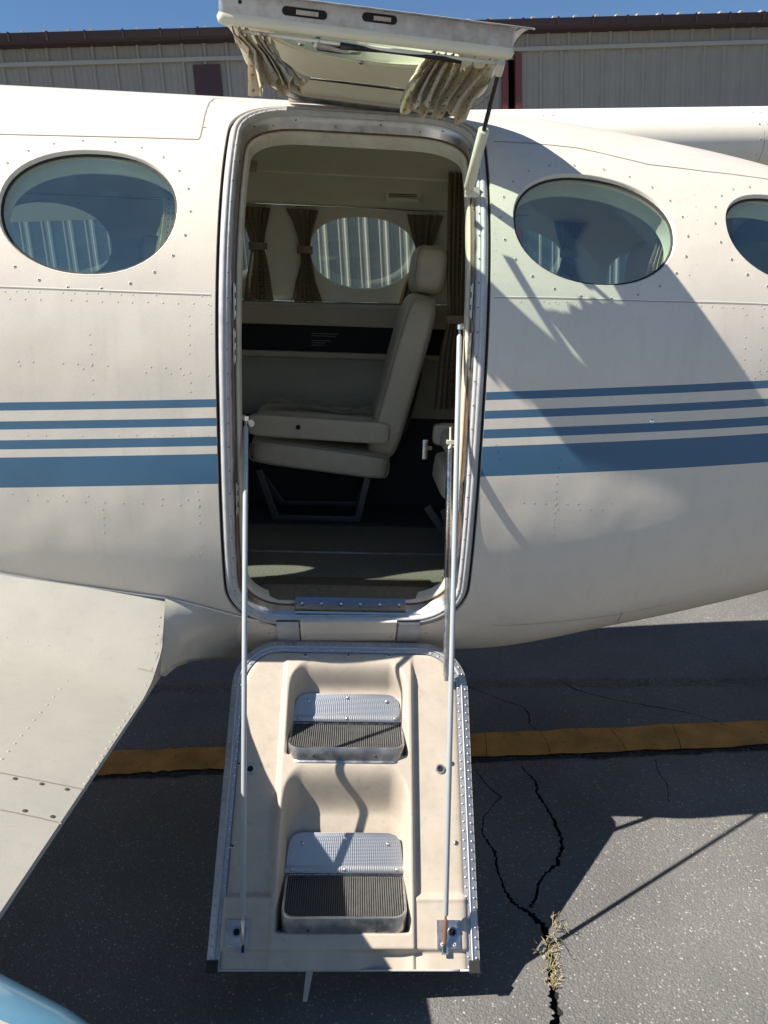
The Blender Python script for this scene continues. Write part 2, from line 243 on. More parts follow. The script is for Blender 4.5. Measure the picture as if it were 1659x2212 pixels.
# ------------------------------------------------------------------ mesh helpers
class MB:
    def __init__(s): s.v = []; s.f = []; s.mi = []; s.uv = {}
    def add(s, vs, fs, mi=0):
        b = len(s.v); s.v += [tuple(float(c) for c in p) for p in vs]; s.f += [tuple(b+i for i in q) for q in fs]; s.mi += [mi]*len(fs); return b
    def box(s, c, h, ax=None, mi=0):
        c = np.array(c, float); A = np.eye(3) if ax is None else np.array(ax, float)
        vs = [c + A[0]*h[0]*i + A[1]*h[1]*j + A[2]*h[2]*k for k in (-1, 1) for j in (-1, 1) for i in (-1, 1)]
        s.add(vs, [(0, 2, 3, 1), (4, 5, 7, 6), (0, 1, 5, 4), (2, 6, 7, 3), (0, 4, 6, 2), (1, 3, 7, 5)], mi)
    def tube(s, pts, r, seg=12, mi=0, caps=True):
        pts = [np.array(p, float) for p in pts]; rs = r if isinstance(r, (list, tuple)) else [r]*len(pts)
        b = len(s.v); ref = None; vs = []
        for i, p in enumerate(pts):
            t = pts[min(i+1, len(pts)-1)] - pts[max(i-1, 0)]; t = t/(np.linalg.norm(t)+1e-12)
            if ref is None: ref = np.array([0, 0, 1.]) if abs(t[2]) < .9 else np.array([1., 0, 0])
            u = np.cross(t, ref); u /= np.linalg.norm(u)+1e-12; w = np.cross(u, t); ref = w
            for k in range(seg):
                a = 2*math.pi*k/seg; vs.append(p + rs[i]*(math.cos(a)*u + math.sin(a)*w))
        fs = [(i*seg+k, i*seg+(k+1) % seg, (i+1)*seg+(k+1) % seg, (i+1)*seg+k) for i in range(len(pts)-1) for k in range(seg)]
        if caps: fs += [tuple(range(seg))[::-1], tuple((len(pts)-1)*seg+k for k in range(seg))]
        s.add(vs, fs, mi)
    def grid(s, fn, nu, nv, mi=0, uvs=(1, 1), closed_u=False):
        vs = []; fs = []; b = len(s.v)
        for j in range(nv+1):
            for i in range(nu+1):
                vs.append(fn(i/nu, j/nv)); s.uv[b+j*(nu+1)+i] = (i/nu*uvs[0], j/nv*uvs[1])
        fs = [(j*(nu+1)+i, j*(nu+1)+i+1, (j+1)*(nu+1)+i+1, (j+1)*(nu+1)+i) for j in range(nv) for i in range(nu)]
        s.add(vs, fs, mi)
    def strip(s, loops, closed=True, mi=0):
        n = len(loops[0]); vs = [p for lp in loops for p in lp]; fs = []
        for j in range(len(loops)-1):
            for i in range(n if closed else n-1):
                k = (i+1) % n; fs.append((j*n+i, j*n+k, (j+1)*n+k, (j+1)*n+i))
        s.add(vs, fs, mi)
    def prism(s, loop, d, mi=0):
        d = np.array(d, float); n = len(loop); vs = [np.array(p, float) for p in loop] + [np.array(p, float)+d for p in loop]
        s.add(vs, [tuple(range(n))[::-1], tuple(range(n, 2*n))] + [(i, (i+1) % n, n+(i+1) % n, n+i) for i in range(n)], mi)
    def build(s, name, mats, parent=None, smooth=False, bevel=0, base=(0, 0, 0), angle=None, mw=None):
        me = bpy.data.meshes.new(name); b = np.array(base, float)
        me.from_pydata([tuple(np.array(p)-b) for p in s.v], [], s.f)
        mats = [mats] if isinstance(mats, str) else mats
        for q in mats: me.materials.append(MATS[q])
        me.polygons.foreach_set('material_index', s.mi)
        if s.uv:
            ul = me.uv_layers.new(name='UVMap')
            for lp in me.loops: ul.data[lp.index].uv = s.uv.get(lp.vertex_index, (0, 0))
        if bevel:
            bm = bmesh.new(); bm.from_mesh(me); bmesh.ops.recalc_face_normals(bm, faces=bm.faces)
            bmesh.ops.bevel(bm, geom=[e for e in bm.edges if e.calc_face_angle(0) > .5], offset=bevel, segments=2, affect='EDGES', profile=.6)
            bm.to_mesh(me); bm.free()
        if not s.uv and not bevel:
            bm = bmesh.new(); bm.from_mesh(me); bmesh.ops.recalc_face_normals(bm, faces=bm.faces); bm.to_mesh(me); bm.free()
        if smooth:
            me.polygons.foreach_set('use_smooth', [True]*len(me.polygons))
            if angle: me.set_sharp_from_angle(angle=math.radians(angle))
        me.update()
        o = bpy.data.objects.new(name, me); COL.objects.link(o)
        if parent is not None: o.parent = parent
        if mw is not None: o.matrix_world = mw
        return o
def tag(o, label=None, cat=None, group=None, kind=None):
    if label: o['label'] = label
    if cat: o['category'] = cat
    if group: o['group'] = group
    if kind: o['kind'] = kind
    return o
def thing(name, label, cat, base_local=(0, 0, 0), group=None):
    e = bpy.data.objects.new(name, None); COL.objects.link(e); e.empty_display_size = .1
    e.matrix_world = PF @ Matrix.Translation(Vector([float(c) for c in base_local]))
    return tag(e, label, cat, group)
def pchip(xs, ys):
    xs = np.array(xs, float); ys = np.array(ys, float); h = np.diff(xs); d = np.diff(ys)/h; m = np.zeros(len(xs))
    for i in range(1, len(xs)-1):
        if d[i-1]*d[i] > 0:
            w1 = 2*h[i]+h[i-1]; w2 = h[i]+2*h[i-1]; m[i] = (w1+w2)/(w1/d[i-1]+w2/d[i])
    m[0] = d[0]; m[-1] = d[-1]
    def fn(x):
        x = np.clip(x, xs[0], xs[-1]); i = np.clip(np.searchsorted(xs, x)-1, 0, len(h)-1); t = (x-xs[i])/h[i]
        return ((1+2*t)*(1-t)**2)*ys[i] + t*(1-t)**2*h[i]*m[i] + t*t*(3-2*t)*ys[i+1] + t*t*(t-1)*h[i]*m[i+1]
    return fn

# ------------------------------------------------------------------ fuselage surface
A_ = pchip([-3, .1, .6, 1.0, 1.6, 2.6, 3.6], [.74, .74, .728, .69, .615, .47, .33])
ZT = pchip([-3, -1.6, .2, .65, 1.0, 1.5, 2.5, 3.6], [2.312, 2.305, 2.283, 2.236, 2.18, 2.05, 1.86, 1.74])
ZB = pchip([-3, -1, .2, .65, 1.0, 1.5, 2.5, 3.6], [.56, .56, .588, .682, .768, .917, 1.10, 1.25])
ZM, NE, NL = 1.47, 2.25, 3.0
def S(x, t):
    x, t = np.broadcast_arrays(np.asarray(x, float), np.asarray(t, float))
    c, s = np.cos(t), np.sin(t); e = np.where(s > 0, 2/NE, 2/NL)
    y = -A_(x)*np.sign(c)*np.abs(c)**e; b = np.where(s > 0, ZT(x)-ZM, ZM-ZB(x)); z = ZM + b*np.sign(s)*np.abs(s)**e
    return np.stack([x, y, z], -1)
_tt = np.concatenate([-np.linspace(0, 1, 3000)[::-1]**1.2*math.pi/2, np.linspace(0, 1, 3000)[1:]**1.2*math.pi/2])
_pp = S(-.2, _tt); _ss = np.concatenate([[0], np.cumsum(np.linalg.norm(np.diff(_pp, axis=0), axis=1))]); _ss -= np.interp(0, _tt, _ss)
S_LO, S_HI = _ss[0], _ss[-1]
def T(s): return np.interp(s, _ss, _tt)
def s_of_t(t): return np.interp(t, _tt, _ss)
def s_of_z(z, x=-.2):
    zz = S(x, _tt)[:, 2]; return np.interp(z, zz, _ss)
def SX(x, s, depth=0.0, far=False):
    x = np.asarray(x, float); s = np.asarray(s, float)
    p = S(x, T(s)); e = 1e-3
    du = S(x+e, T(s))-S(x-e, T(s)); dv = S(x, T(np.clip(s+e, S_LO, S_HI)))-S(x, T(np.clip(s-e, S_LO, S_HI)))
    n = np.cross(du, dv); n /= np.linalg.norm(n, axis=-1, keepdims=True)+1e-12          # outward on the near side
    q = p - n*np.asarray(depth)[..., None] if np.ndim(depth) else p - n*depth
    if far: q = q*np.array([1, -1, 1]); n = n*np.array([1, -1, 1])
    return q, n
def hitF(px, py, depth=0.0, far=False):
    d = lray(px, py); t = np.linspace(1.0 if not far else 2.6, 4.2, 4000); P = CL + d*t[:, None]
    a = A_(P[:, 0])-depth; b = np.where(P[:, 2] > ZM, ZT(P[:, 0])-depth-ZM, ZM-ZB(P[:, 0])-depth)
    ee = np.where(P[:, 2] > ZM, NE, NL); g = np.abs(P[:, 1]/a)**ee + np.abs((P[:, 2]-ZM)/b)**ee
    i = (len(g)-1-np.argmax(g[::-1] < 1)) if far else np.argmax(g < 1)
    p = P[i]; zz = S(p[0], _tt)[:, 2]
    if depth: # convert to the parameter of the outer skin with the same relative height
        u = (p[2]-ZM)/b[i]; bb = (ZT(p[0])-ZM) if p[2] > ZM else (ZM-ZB(p[0])); zq = ZM+u*bb
    else: zq = p[2]
    return p, (p[0], float(np.interp(zq, zz, _ss)))
def rrect(x0, x1, s0, s1, rt, rb, n=14, step=.03, fix=0):
    pts = []
    for cx, cs, r, a0 in ((x1-rb, s0+rb, rb, -90), (x1-rt, s1-rt, rt, 0), (x0+rt, s1-rt, rt, 90), (x0+rb, s0+rb, rb, 180)):
        for k in range(n+1):
            a = math.radians(a0+90*k/n); pts.append((cx+r*math.cos(a), cs+r*math.sin(a)))
    out = []
    for i, p in enumerate(pts):
        q = pts[(i+1) % len(pts)]; L = math.dist(p, q); m = (fix if i % (n+1) == n else 1) if fix else max(1, int(L/step))
        out += [(p[0]+(q[0]-p[0])*k/m, p[1]+(q[1]-p[1])*k/m) for k in range(m)]
    return np.array(out)
def ellipse(cx, cs, rx, rs, n=56, p=2.15):
    a = np.linspace(0, 2*math.pi, n, endpoint=False); c, s = np.cos(a), np.sin(a)
    return np.stack([cx+rx*np.sign(c)*np.abs(c)**(2/p), cs+rs*np.sign(s)*np.abs(s)**(2/p)], 1)
def offset_loop(lp, d):        # inward offset of a counter-clockwise loop
    n = len(lp); out = []
    for i in range(n):
        t = lp[(i+1) % n]-lp[i-1]; t = t/(np.linalg.norm(t)+1e-12); out.append(lp[i]+d*np.array([-t[1], t[0]]))
    return np.array(out)
def inside(lp, pts):
    x, y = pts[:, 0], pts[:, 1]; r = np.zeros(len(pts), bool); n = len(lp)
    for i in range(n):
        (x1, y1), (x2, y2) = lp[i], lp[(i+1) % n]
        if y1 == y2: continue
        r ^= ((y1 > y) != (y2 > y)) & (x < (x2-x1)*(y-y1)/(y2-y1)+x1)
    return r
def cdt_patch(outer, holes, step, mapfn):
    """triangulate the region inside outer and outside holes, map (x,s) -> 3D positions and normals"""
    lo, hi = outer.min(0), outer.max(0)
    gx = np.arange(lo[0]+step/2, hi[0], step); gy = np.arange(lo[1]+step/2, hi[1], step)
    G = np.stack(np.meshgrid(gx, gy), -1).reshape(-1, 2); G = G[inside(outer, G)]
    for h in holes: G = G[~inside(offset_loop(h, -step*.35), G)]
    G = G[np.min(np.linalg.norm(G[:, None, :]-outer[None, ::2, :], axis=2), axis=1) > step*.3]
    vs = [Vector((float(a), float(b))) for a, b in outer]; es = [(i, (i+1) % len(outer)) for i in range(len(outer))]
    for h in holes:
        b = len(vs); vs += [Vector((float(a), float(c))) for a, c in h]; es += [(b+i, b+(i+1) % len(h)) for i in range(len(h))]
    vs += [Vector((float(a), float(b))) for a, b in G]
    v2, e2, f2, *_ = delaunay_2d_cdt(vs, es, [], 0, 1e-6)
    P2 = np.array([(v.x, v.y) for v in v2]); tri = np.array([f for f in f2 if len(f) == 3])
    c = P2[tri].mean(1); keep = inside(outer, c)
    for h in holes: keep &= ~inside(h, c)
    tri = tri[keep]; pos, nor = mapfn(P2[:, 0], P2[:, 1])
    n = np.cross(pos[tri[:, 1]]-pos[tri[:, 0]], pos[tri[:, 2]]-pos[tri[:, 0]])
    flip = (n*nor[tri[:, 0]]).sum(1) < 0; tri[flip] = tri[flip][:, ::-1]
    return pos, nor, tri
def mesh_normals(name, parts, mats, parent):
    pos = np.concatenate([p[0] for p in parts]); nor = np.concatenate([p[1] for p in parts]); off = 0; tris = []
    for p in parts: tris.append(p[2]+off); off += len(p[0])
    tri = np.concatenate(tris); me = bpy.data.meshes.new(name); me.from_pydata(pos.tolist(), [], tri.tolist())
    me.materials.append(MATS[mats]); me.polygons.foreach_set('use_smooth', [True]*len(tri)); me.update()
    me.normals_split_custom_set_from_vertices([tuple(n) for n in nor])
    o = bpy.data.objects.new(name, me); COL.objects.link(o); o.parent = parent
    return o

# ------------------------------------------------------------------ ground
def c2(zx, zy): return (987.5+zx*.4048, 1316.6+zy*.4048)          # coordinates read from a close-up of the photograph
def crack_poly(zpts, widths, jit=.5, sub=8):
    P = np.array([gnd(*c2(*p))[:2] for p in zpts]); pts = []; ws = []
    for i in range(len(P)-1):
        for k in range(sub):
            t = k/sub; pts.append(P[i]*(1-t)+P[i+1]*t); ws.append(.75*(widths[i]*(1-t)+widths[i+1]*t))
    pts.append(P[-1]); ws.append(widths[-1]); pts = np.array(pts); ws = np.array(ws)
    L, Rr = [], []
    for i in range(len(pts)):
        t = pts[min(i+1, len(pts)-1)]-pts[max(i-1, 0)]; t /= np.linalg.norm(t)+1e-9; n = np.array([-t[1], t[0]])
        j = rng.normal(0, .25)*ws[i]
        L.append(pts[i]+n*(ws[i]*(.5+jit*rng.uniform(-.6, 1))+j)); Rr.append(pts[i]-n*(ws[i]*(.5+jit*rng.uniform(-.6, 1))-j))
    return np.array(L+Rr[::-1])
CR = [
 crack_poly([(545, 2330), (520, 2212), (525, 2100), (500, 2000), (505, 1900), (485, 1790), (480, 1730), (430, 1660), (365, 1600)], [.026, .026, .024, .02, .017, .016, .018, .018, .014]),
 crack_poly([(375, 1612), (290, 1560), (250, 1490), (215, 1400), (205, 1300), (165, 1240), (135, 1200), (140, 1110), (195, 1040), (235, 1000), (170, 950), (130, 900), (95, 850)], [.013, .01, .008, .008, .008, .007, .006, .004, .003, .006, .004, .004, .003]),
 crack_poly([(392, 1590), (420, 1540), (430, 1470), (470, 1410), (530, 1360), (560, 1270), (550, 1200), (510, 1110), (480, 1060), (430, 990), (420, 920), (370, 870), (345, 838)], [.012, .01, .009, .009, .011, .013, .011, .012, .010, .012, .009, .007, .006]),
 crack_poly([(545, 375), (650, 435), (850, 485), (1060, 520), (1250, 555), (1390, 600)], [.004, .007, .006, .008, .003, .003]),
 crack_poly([(60, 410), (230, 480), (350, 520), (385, 560), (385, 610), (420, 640)], [.006, .005, .005, .006, .004, .005]),
 crack_poly([(1060, 800), (1070, 860), (1120, 930), (1130, 1030)], [.003, .004, .003, .002]),
]
sq = np.array([(-400, -400), (400, -400), (400, 400), (-400, 400)], float)
vs = [Vector(p) for p in sq]; es = [(i, (i+1) % 4) for i in range(4)]
for h in CR:
    b = len(vs); vs += [Vector((float(a), float(c))) for a, c in h]; es += [(b+i, b+(i+1) % len(h)) for i in range(len(h))]
gx, gy = np.meshgrid(np.linspace(-12, 12, 25), np.linspace(-6, 18, 25))
vs += [Vector((float(a), float(b))) for a, b in zip(gx.ravel(), gy.ravel())]
v2, e2, f2, *_ = delaunay_2d_cdt(vs, es, [], 0, 1e-6)
P2 = np.array([(v.x, v.y) for v in v2]); tri = np.array([f for f in f2 if len(f) == 3]); cen = P2[tri].mean(1); hole = np.zeros(len(tri), bool)
for h in CR: hole |= inside(h, cen)
mb = MB(); mb.add([(a, b, 0) for a, b in P2], [tuple(t) for t in tri[~hole]])
ground = mb.build('asphalt_apron', 'asphalt'); tag(ground, 'grey weathered asphalt apron with open cracks under the airplane', 'asphalt', kind='structure')
mb = MB()
for h in CR:
    mb.strip([[(a, b, -.0005) for a, b in h], [(a, b, -.04) for a, b in h]])
mb.add([(a, b, -.035) for a, b in P2], [tuple(t) for t in tri[hole]])
o = mb.build('crack_bed', 'crack', ground)
def ground_strip(name, top, bot, z, m, jit, n=90):
    mb = MB(); T_ = [np.array([np.interp(t, np.linspace(0, 1, len(top)), [p[i] for p in top]) for i in (0, 1)]) for t in np.linspace(0, 1, n)]
    B_ = [np.array([np.interp(t, np.linspace(0, 1, len(bot)), [p[i] for p in bot]) for i in (0, 1)]) for t in np.linspace(0, 1, n)]
    a = [gnd(*p) + np.array([0, rng.normal(0, jit), z]) for p in T_]; b = [gnd(*p) + np.array([0, rng.normal(0, jit), z]) for p in B_]
    mb.strip([a, b], closed=False)
    return mb.build(name, m)
o = ground_strip('tar_edge', [(-300, 1688), (220, 1674), (472, 1660), (1012, 1636), (1659, 1610), (2400, 1582)], [(-300, 1704), (220, 1686), (472, 1672), (1012, 1650), (1659, 1623), (2400, 1596)], .004, 'tar', .006)
tag(o, 'black tar edge worn along the yellow ground line', 'tar', kind='structure')
o = ground_strip('yellow_line', [(-300, 1648), (247, 1626), (477, 1617), (1010, 1589), (1659, 1559.5), (2400, 1528)], [(-300, 1694), (220, 1677), (472, 1663), (1012, 1640), (1659, 1613), (2400, 1586)], .008, 'yellow_paint', .0035)
tag(o, 'worn yellow painted line across the asphalt', 'ground line', kind='structure')
o = ground_strip('faded_line', [(-300, 1490), (980, 1468), (1659, 1464), (2400, 1458)], [(-300, 1507), (980, 1487), (1659, 1482), (2400, 1476)], .004, 'faded_paint', .006)
tag(o, 'faded grey ground marking beyond the yellow line', 'ground line', kind='structure')
mb = MB()      # hair cracks in the yellow paint
for pts in ([(150, 660), (155, 730), (160, 800)], [(440, 655), (480, 720), (500, 790)], [(820, 650), (880, 720), (905, 770)], [(1150, 625), (1180, 700), (1195, 760)]):
    h = crack_poly(pts, [.0022]*len(pts)); n = len(h)//2
    mb.strip([[(a, b, .0105) for a, b in h[:n]], [(a, b, .0105) for a, b in h[n:][::-1]]], closed=False)
tag(mb.build('paint_crack', 'crack'), 'hair cracks running through the yellow line', 'crack', kind='structure')

# ------------------------------------------------------------------ hangar behind
W0 = np.array([-4.88, 11.91]); W1 = np.array([5.98, 12.69]); wv = (W1-W0)/np.linalg.norm(W1-W0); wn = np.array([-wv[1], wv[0]])
HO = (W0+W1)/2; HF = Matrix(((wv[0], wn[0], 0, HO[0]), (wv[1], wn[1], 0, HO[1]), (0, 0, 1, 0), (0, 0, 0, 1)))
def hw(px, py, off=0.0):
    d = wray(px, py); q = np.array([*(HO + wn*off), 0])-CAM; n3 = np.array([*wn, 0]); t = (q @ n3)/(d @ n3); p = CAM+d*t
    return float((p[:2]-HO) @ wv), float(p[2])
hangar = bpy.data.objects.new('hangar_building', None); COL.objects.link(hangar); hangar.matrix_world = HF
tag(hangar, 'long ribbed metal hangar with dark maroon gutter behind the airplane', 'hangar')
def rib_profile(w=.915):
    pts = []
    for k in range(3):
        b = k*.305
        pts += [(b, 0), (b+.020, -.034), (b+.050, -.034), (b+.070, 0), (b+.135, 0), (b+.142, -.007), (b+.158, -.007), (b+.165, 0), (b+.215, 0), (b+.222, -.007), (b+.238, -.007), (b+.245, 0)]
    return pts + [(w-.0005, 0)]
def panel_mesh(name, z0, z1, m):
    mb = MB(); pr = rib_profile(); mb.strip([[(x, y, z0) for x, y in pr], [(x, y, z1) for x, y in pr]], closed=False)
    me = bpy.data.meshes.new(name); me.from_pydata(mb.v, [], mb.f); me.materials.append(MATS[m]); return me
uL, zg = hw(0, 147); zE = 5.5; zGirt0 = hw(830, 122.5)[1]; zGirt1 = hw(830, 113)[1]
gapu = hw(1103, 180)[0]; zgut0 = hw(830, 83)[1]
me_lo = panel_mesh('wall_panel', 0.0, zGirt0, 'hangar'); me_up = panel_mesh('wall_panel_upper', zGirt1, zE+.05, 'hangar')
gw = .10
def put(me, name, x, y=0.0, z=0.0):
    o = bpy.data.objects.new(name, me); COL.objects.link(o); o.parent = hangar; o.location = (x, y, z); return o
for k in range(13): put(me_lo, 'wall_panel', gapu+gw+k*.915)
for k in range(14): put(me_lo, 'wall_panel', gapu-gw-(k+1)*.915)
for k in range(27): put(me_up, 'upper_wall_panel', gapu-12.6+k*.915, .004)
mb = MB(); mb.box((gapu, -.03, (zGirt0+zGirt1)/2), (14, .036, (zGirt1-zGirt0)/2)); mb.build('girt_trim', 'hangar_trim', hangar, bevel=.006)
u0 = hw(1083, 180)[0]; u1 = hw(1096, 180)[0]; u2 = hw(1111, 180)[0]; u3 = hw(1125, 180)[0]
for a, b in ((u0, u1), (u2, u3)):
    mb = MB(); mb.box(((a+b)/2, -.02, zGirt0/2-.01), ((b-a)/2, .05, zGirt0/2-.01)); mb.build('door_post', 'maroon_post', hangar, bevel=.008)
mb = MB(); mb.box((gapu, .35, zGirt0/2), (gw+.1, .02, zGirt0/2)); mb.box((gapu-gw-.1, .2, zGirt0/2), (.02, .15, zGirt0/2)); mb.box((gapu+gw+.1, .2, zGirt0/2), (.02, .15, zGirt0/2)); mb.build('dark_opening', 'black', hangar)
a0 = hw(421, 170)[0]; a1 = hw(479, 170)[0]
mb = MB(); mb.box(((a0+a1)/2, -.045, zGirt0/2-.02), ((a1-a0)/2, .012, zGirt0/2-.02)); tag(mb.build('maroon_panel', 'maroon', hangar, bevel=.004), 'flat maroon panel on the ribbed wall')
# gutter in lengths with straps, roof sheets behind
for k in range(14):
    mb = MB(); x0 = -13+k*2.0
    pr = [(0, zgut0), (-.19, zgut0), (-.215, zgut0+.03), (-.235, zE-.03), (-.24, zE), (-.222, zE), (-.20, zgut0+.05), (-.02, zgut0+.05), (-.02, zE-.02), (0, zE-.02)]
    mb.prism([(x0+.002, y, z) for y, z in pr], (1.996, 0, 0)); mb.build('gutter', 'gutter', hangar)
    for q in range(4):
        mb = MB(); xs = x0+.25+q*.5
        mb.box((xs, -.13, zE+.006), (.012, .125, .004)); mb.box((xs, -.246, zE-.05), (.010, .003, .055)); mb.build('gutter_strap', 'gutter', hangar)
mer = bpy.data.meshes.new('roof_panel'); pr = rib_profile(); mb = MB()
mb.strip([[(x, -.16, zE+.02-y*1.0) for x, y in pr], [(x, 7, zE+.02+7.16*.075-y) for x, y in pr]], closed=False); mb.strip([[(x, -.16, zE+.02-y) for x, y in pr], [(x, -.16, zE+.015) for x, y in pr]], closed=False)
mer.from_pydata(mb.v, [], mb.f); mer.materials.append(MATS['hangar_roof'])
for k in range(27): put(mer, 'roof_panel', gapu-12.55+k*.915)

# ------------------------------------------------------------------ parked high-wing airplane between the two
pw0 = CAM + wray(700, 243)*((2.86-1.7)/wray(700, 243)[2]); pw1 = CAM + wray(1659, 231)*((2.86-1.7)/wray(1659, 231)[2])
wd = (pw1-pw0)[:2]; wl = np.linalg.norm(wd); wd /= wl; wq = np.array([-wd[1], wd[0]])
other = bpy.data.objects.new('parked_airplane', None); COL.objects.link(other)
other.matrix_world = Matrix(((wd[0], wq[0], 0, pw0[0]), (wd[1], wq[1], 0, pw0[1]), (0, 0, 1, 2.86+.105), (0, 0, 0, 1)))
tag(other, 'plain off-white wing of an airplane parked beyond the tail cone', 'airplane')
def foil(c, th=.17, n=26):
    up = []; lo = []
    for i in range(n+1):
        b = math.pi*i/n; x = (1-math.cos(b))/2; y = 5*th*(.2969*math.sqrt(x)-.126*x-.3516*x*x+.2843*x**3-.1036*x**4)
        cm = .03*(1-(2*x-.8)**2) if x < .9 else .03*(1-1)
        up.append((x*c, y*c*1.0+.02*c)); lo.append((x*c, -y*c*.95+.02*c))
    return up[::-1]+lo[1:]
fo = foil(2.0, .30); zmax = max(p[1] for p in fo)
xj = float(((CAM+wray(1166, 250)*(pw1[1]/wray(1166, 250)[1]))[:2]-pw0[:2]) @ wd)
xk = float(((CAM+wray(1652, 300)*(pw1[1]/wray(1652, 300)[1]))[:2]-pw0[:2]) @ wd)
edges = [-3.2, xj, xk, xk+2.4]
def dome(mb, p, n, r, h, seg=8, mi=0):
    p = np.array(p, float); n = np.array(n, float); n /= np.linalg.norm(n); u = np.cross(n, [0.3, .8, .5]); u /= np.linalg.norm(u); w = np.cross(n, u)
    vs = []
    for rr, hh in ((1, 0), (.75, .65), (.0, 1.0)):
        if rr == 0: vs.append(p+n*h)
        else: vs += [p+n*h*hh+r*rr*(math.cos(2*math.pi*k/seg)*u+math.sin(2*math.pi*k/seg)*w) for k in range(seg)]
    fs = [(k, (k+1) % seg, seg+(k+1) % seg, seg+k) for k in range(seg)]+[(seg+k, seg+(k+1) % seg, 2*seg) for k in range(seg)]
    mb.add(vs, fs, mi)
for i in range(3):
    mb = MB(); sc = .985 if i == 1 else 1.0
    mb.strip([[(x, .0+p[0], (p[1]-zmax)) for p in fo] for x in (edges[i]+.002, edges[i+1]-.002)])
    mb.f.append(tuple(range(len(fo)))); mb.f.append(tuple(range(len(fo), 2*len(fo)))); mb.mi += [0, 0]
    wp = mb.build('wing_panel', 'other_wing', other, smooth=True, angle=35)
    mb = MB()
    for xe, sgn in ((edges[i]+.002, 1), (edges[i+1]-.002, -1)):
        for q in range(4): 
            for r in range(1, 9):
                k = len(fo)//2 - 6 + r*2
                if 0 < k < len(fo)-1:
                    a = np.array(fo[k+1])-np.array(fo[k-1]); nn = np.array([0, -a[1], a[0]]); nn = nn*(1 if nn[1] < 0 or fo[k][0] > .3 else -1)
                    nn = np.array([0, fo[k][0]*0-1 if fo[k][0] < .05 else -.3, (1 if k < len(fo)//2 else -1)*.8])
                    if q == 0: dome(mb, (xe+sgn*.03, fo[k][0], fo[k][1]-zmax), nn, .009, .005)
    tag(mb.build('rivet', 'other_wing', wp, smooth=True), kind='stuff')

# ------------------------------------------------------------------ the airplane: skin, windows, door frame
plane = thing('airplane', 'cream twin-engine airplane with blue side stripes and its cabin door open', 'airplane')
ZF = .875
DX0, DX1, DS0, DS1 = -.545, .137, -.695, .912
DOOR = rrect(DX0, DX1, DS0, DS1, .185, .165)
_, (wx, ws_) = hitF(190, 455); WS = ws_
NEARW = []
for cx, cz, rx, rs in ((-.862-.632, 1.912, .219, .172), (-.862, 1.912, .219, .172), (.405, 1.916, .214, .166), (.966, 1.912, .207, .160)):
    NEARW.append(ellipse(cx, s_of_z(cz, cx), rx, rs))
def lin_hit(px, py, depth=.079):      # point of the far lining seen at a pixel
    d = lray(px, py); gx, gs = np.meshgrid(np.linspace(-2, 1.4, 341), np.linspace(0, S_HI-.1, 300)); P, _n = SX(gx.ravel(), gs.ravel(), depth, True)
    v = P-CL; t = v @ d/(d @ d); e = np.linalg.norm(v-t[:, None]*d, axis=1); i = np.argmin(e); return P[i], (float(gx.ravel()[i]), float(gs.ravel()[i]))
fc, fxs = lin_hit(782, 544)
FCX = [fc[0]+(k-2)*.605 for k in range(5)]
FARW_IN = [ellipse(c, fxs[1], .212, .172) for c in FCX]; FARW = [ellipse(c, fxs[1]+.012, .25, .21) for c in FCX]
XA, XB = -2.9, 3.4
def dense(lp, step=.06):
    out = []
    for i in range(len(lp)):
        p, q = lp[i], lp[(i+1) % len(lp)]; m = max(1, int(math.dist(p, q)/step)); out += [p+(q-p)*k/m for k in range(m)]
    return np.array(out)
OUT = dense(np.array([(XA, S_LO+.001), (XB, S_LO+.001), (XB, S_HI-.001), (XA, S_HI-.001)]))
near = cdt_patch(OUT, [DOOR]+NEARW, .05, lambda x, s: SX(x, s)); far = cdt_patch(OUT, FARW, .07, lambda x, s: SX(x, s, far=True))
fus = mesh_normals('fuselage', [near, far], 'fuselage_paint', plane)
for xe in (XA, XB):
    mb = MB(); lp = S(xe, np.linspace(-math.pi/2, math.pi/2, 40)); lp = np.concatenate([lp, (lp*np.array([1, -1, 1]))[::-1]]); mb.add(lp, [tuple(range(len(lp)))]); mb.build('end_cap', 'paint', plane)  # added cap closing the cut fuselage end against sunlight
def loop3(lp, off, depth, far=False):
    q = offset_loop(lp, off) if off else lp
    return SX(q[:, 0], np.clip(q[:, 1], S_LO, S_HI), depth, far)[0]
for i, w in enumerate(NEARW):
    c = w.mean(0); mb = MB()
    mb.strip([loop3(w, -.0005, -.0002), loop3(w, .001, -.0004), loop3(w, .003, .003), loop3(w, .005, .014)])
    rim = mb.build('window_rim', 'paint', plane, smooth=True)
    mb = MB(); mb.strip([loop3(w, .0045, .010), loop3(w, .010, .0135)]); mb.build('window_gasket', 'rubber', rim)
    pos = cdt_patch(offset_loop(w, .004), [], .05, lambda x, s: SX(x, s, .015)); mesh_normals('window_pane', [pos], 'window_glass', plane)
    mb = MB(); mb.strip([loop3(w, .003, .018), loop3(w, -.006, .05), loop3(w, -.004, .078)]); mb.build('window_sleeve', 'lining', plane, smooth=True)
for w, wi in zip(FARW, FARW_IN):
    mb = MB(); mb.strip([loop3(w, 0, 0, True), loop3(w, .015, .02, True), loop3(wi, -.012, .06, True), loop3(wi, 0, .078, True)]); mb.build('window_sleeve', 'lining', plane, smooth=True)
    pos = cdt_patch(offset_loop(w, .004), [], .06, lambda x, s: SX(x, s, .012, True)); mesh_normals('window_pane', [pos], 'window_glass', plane)
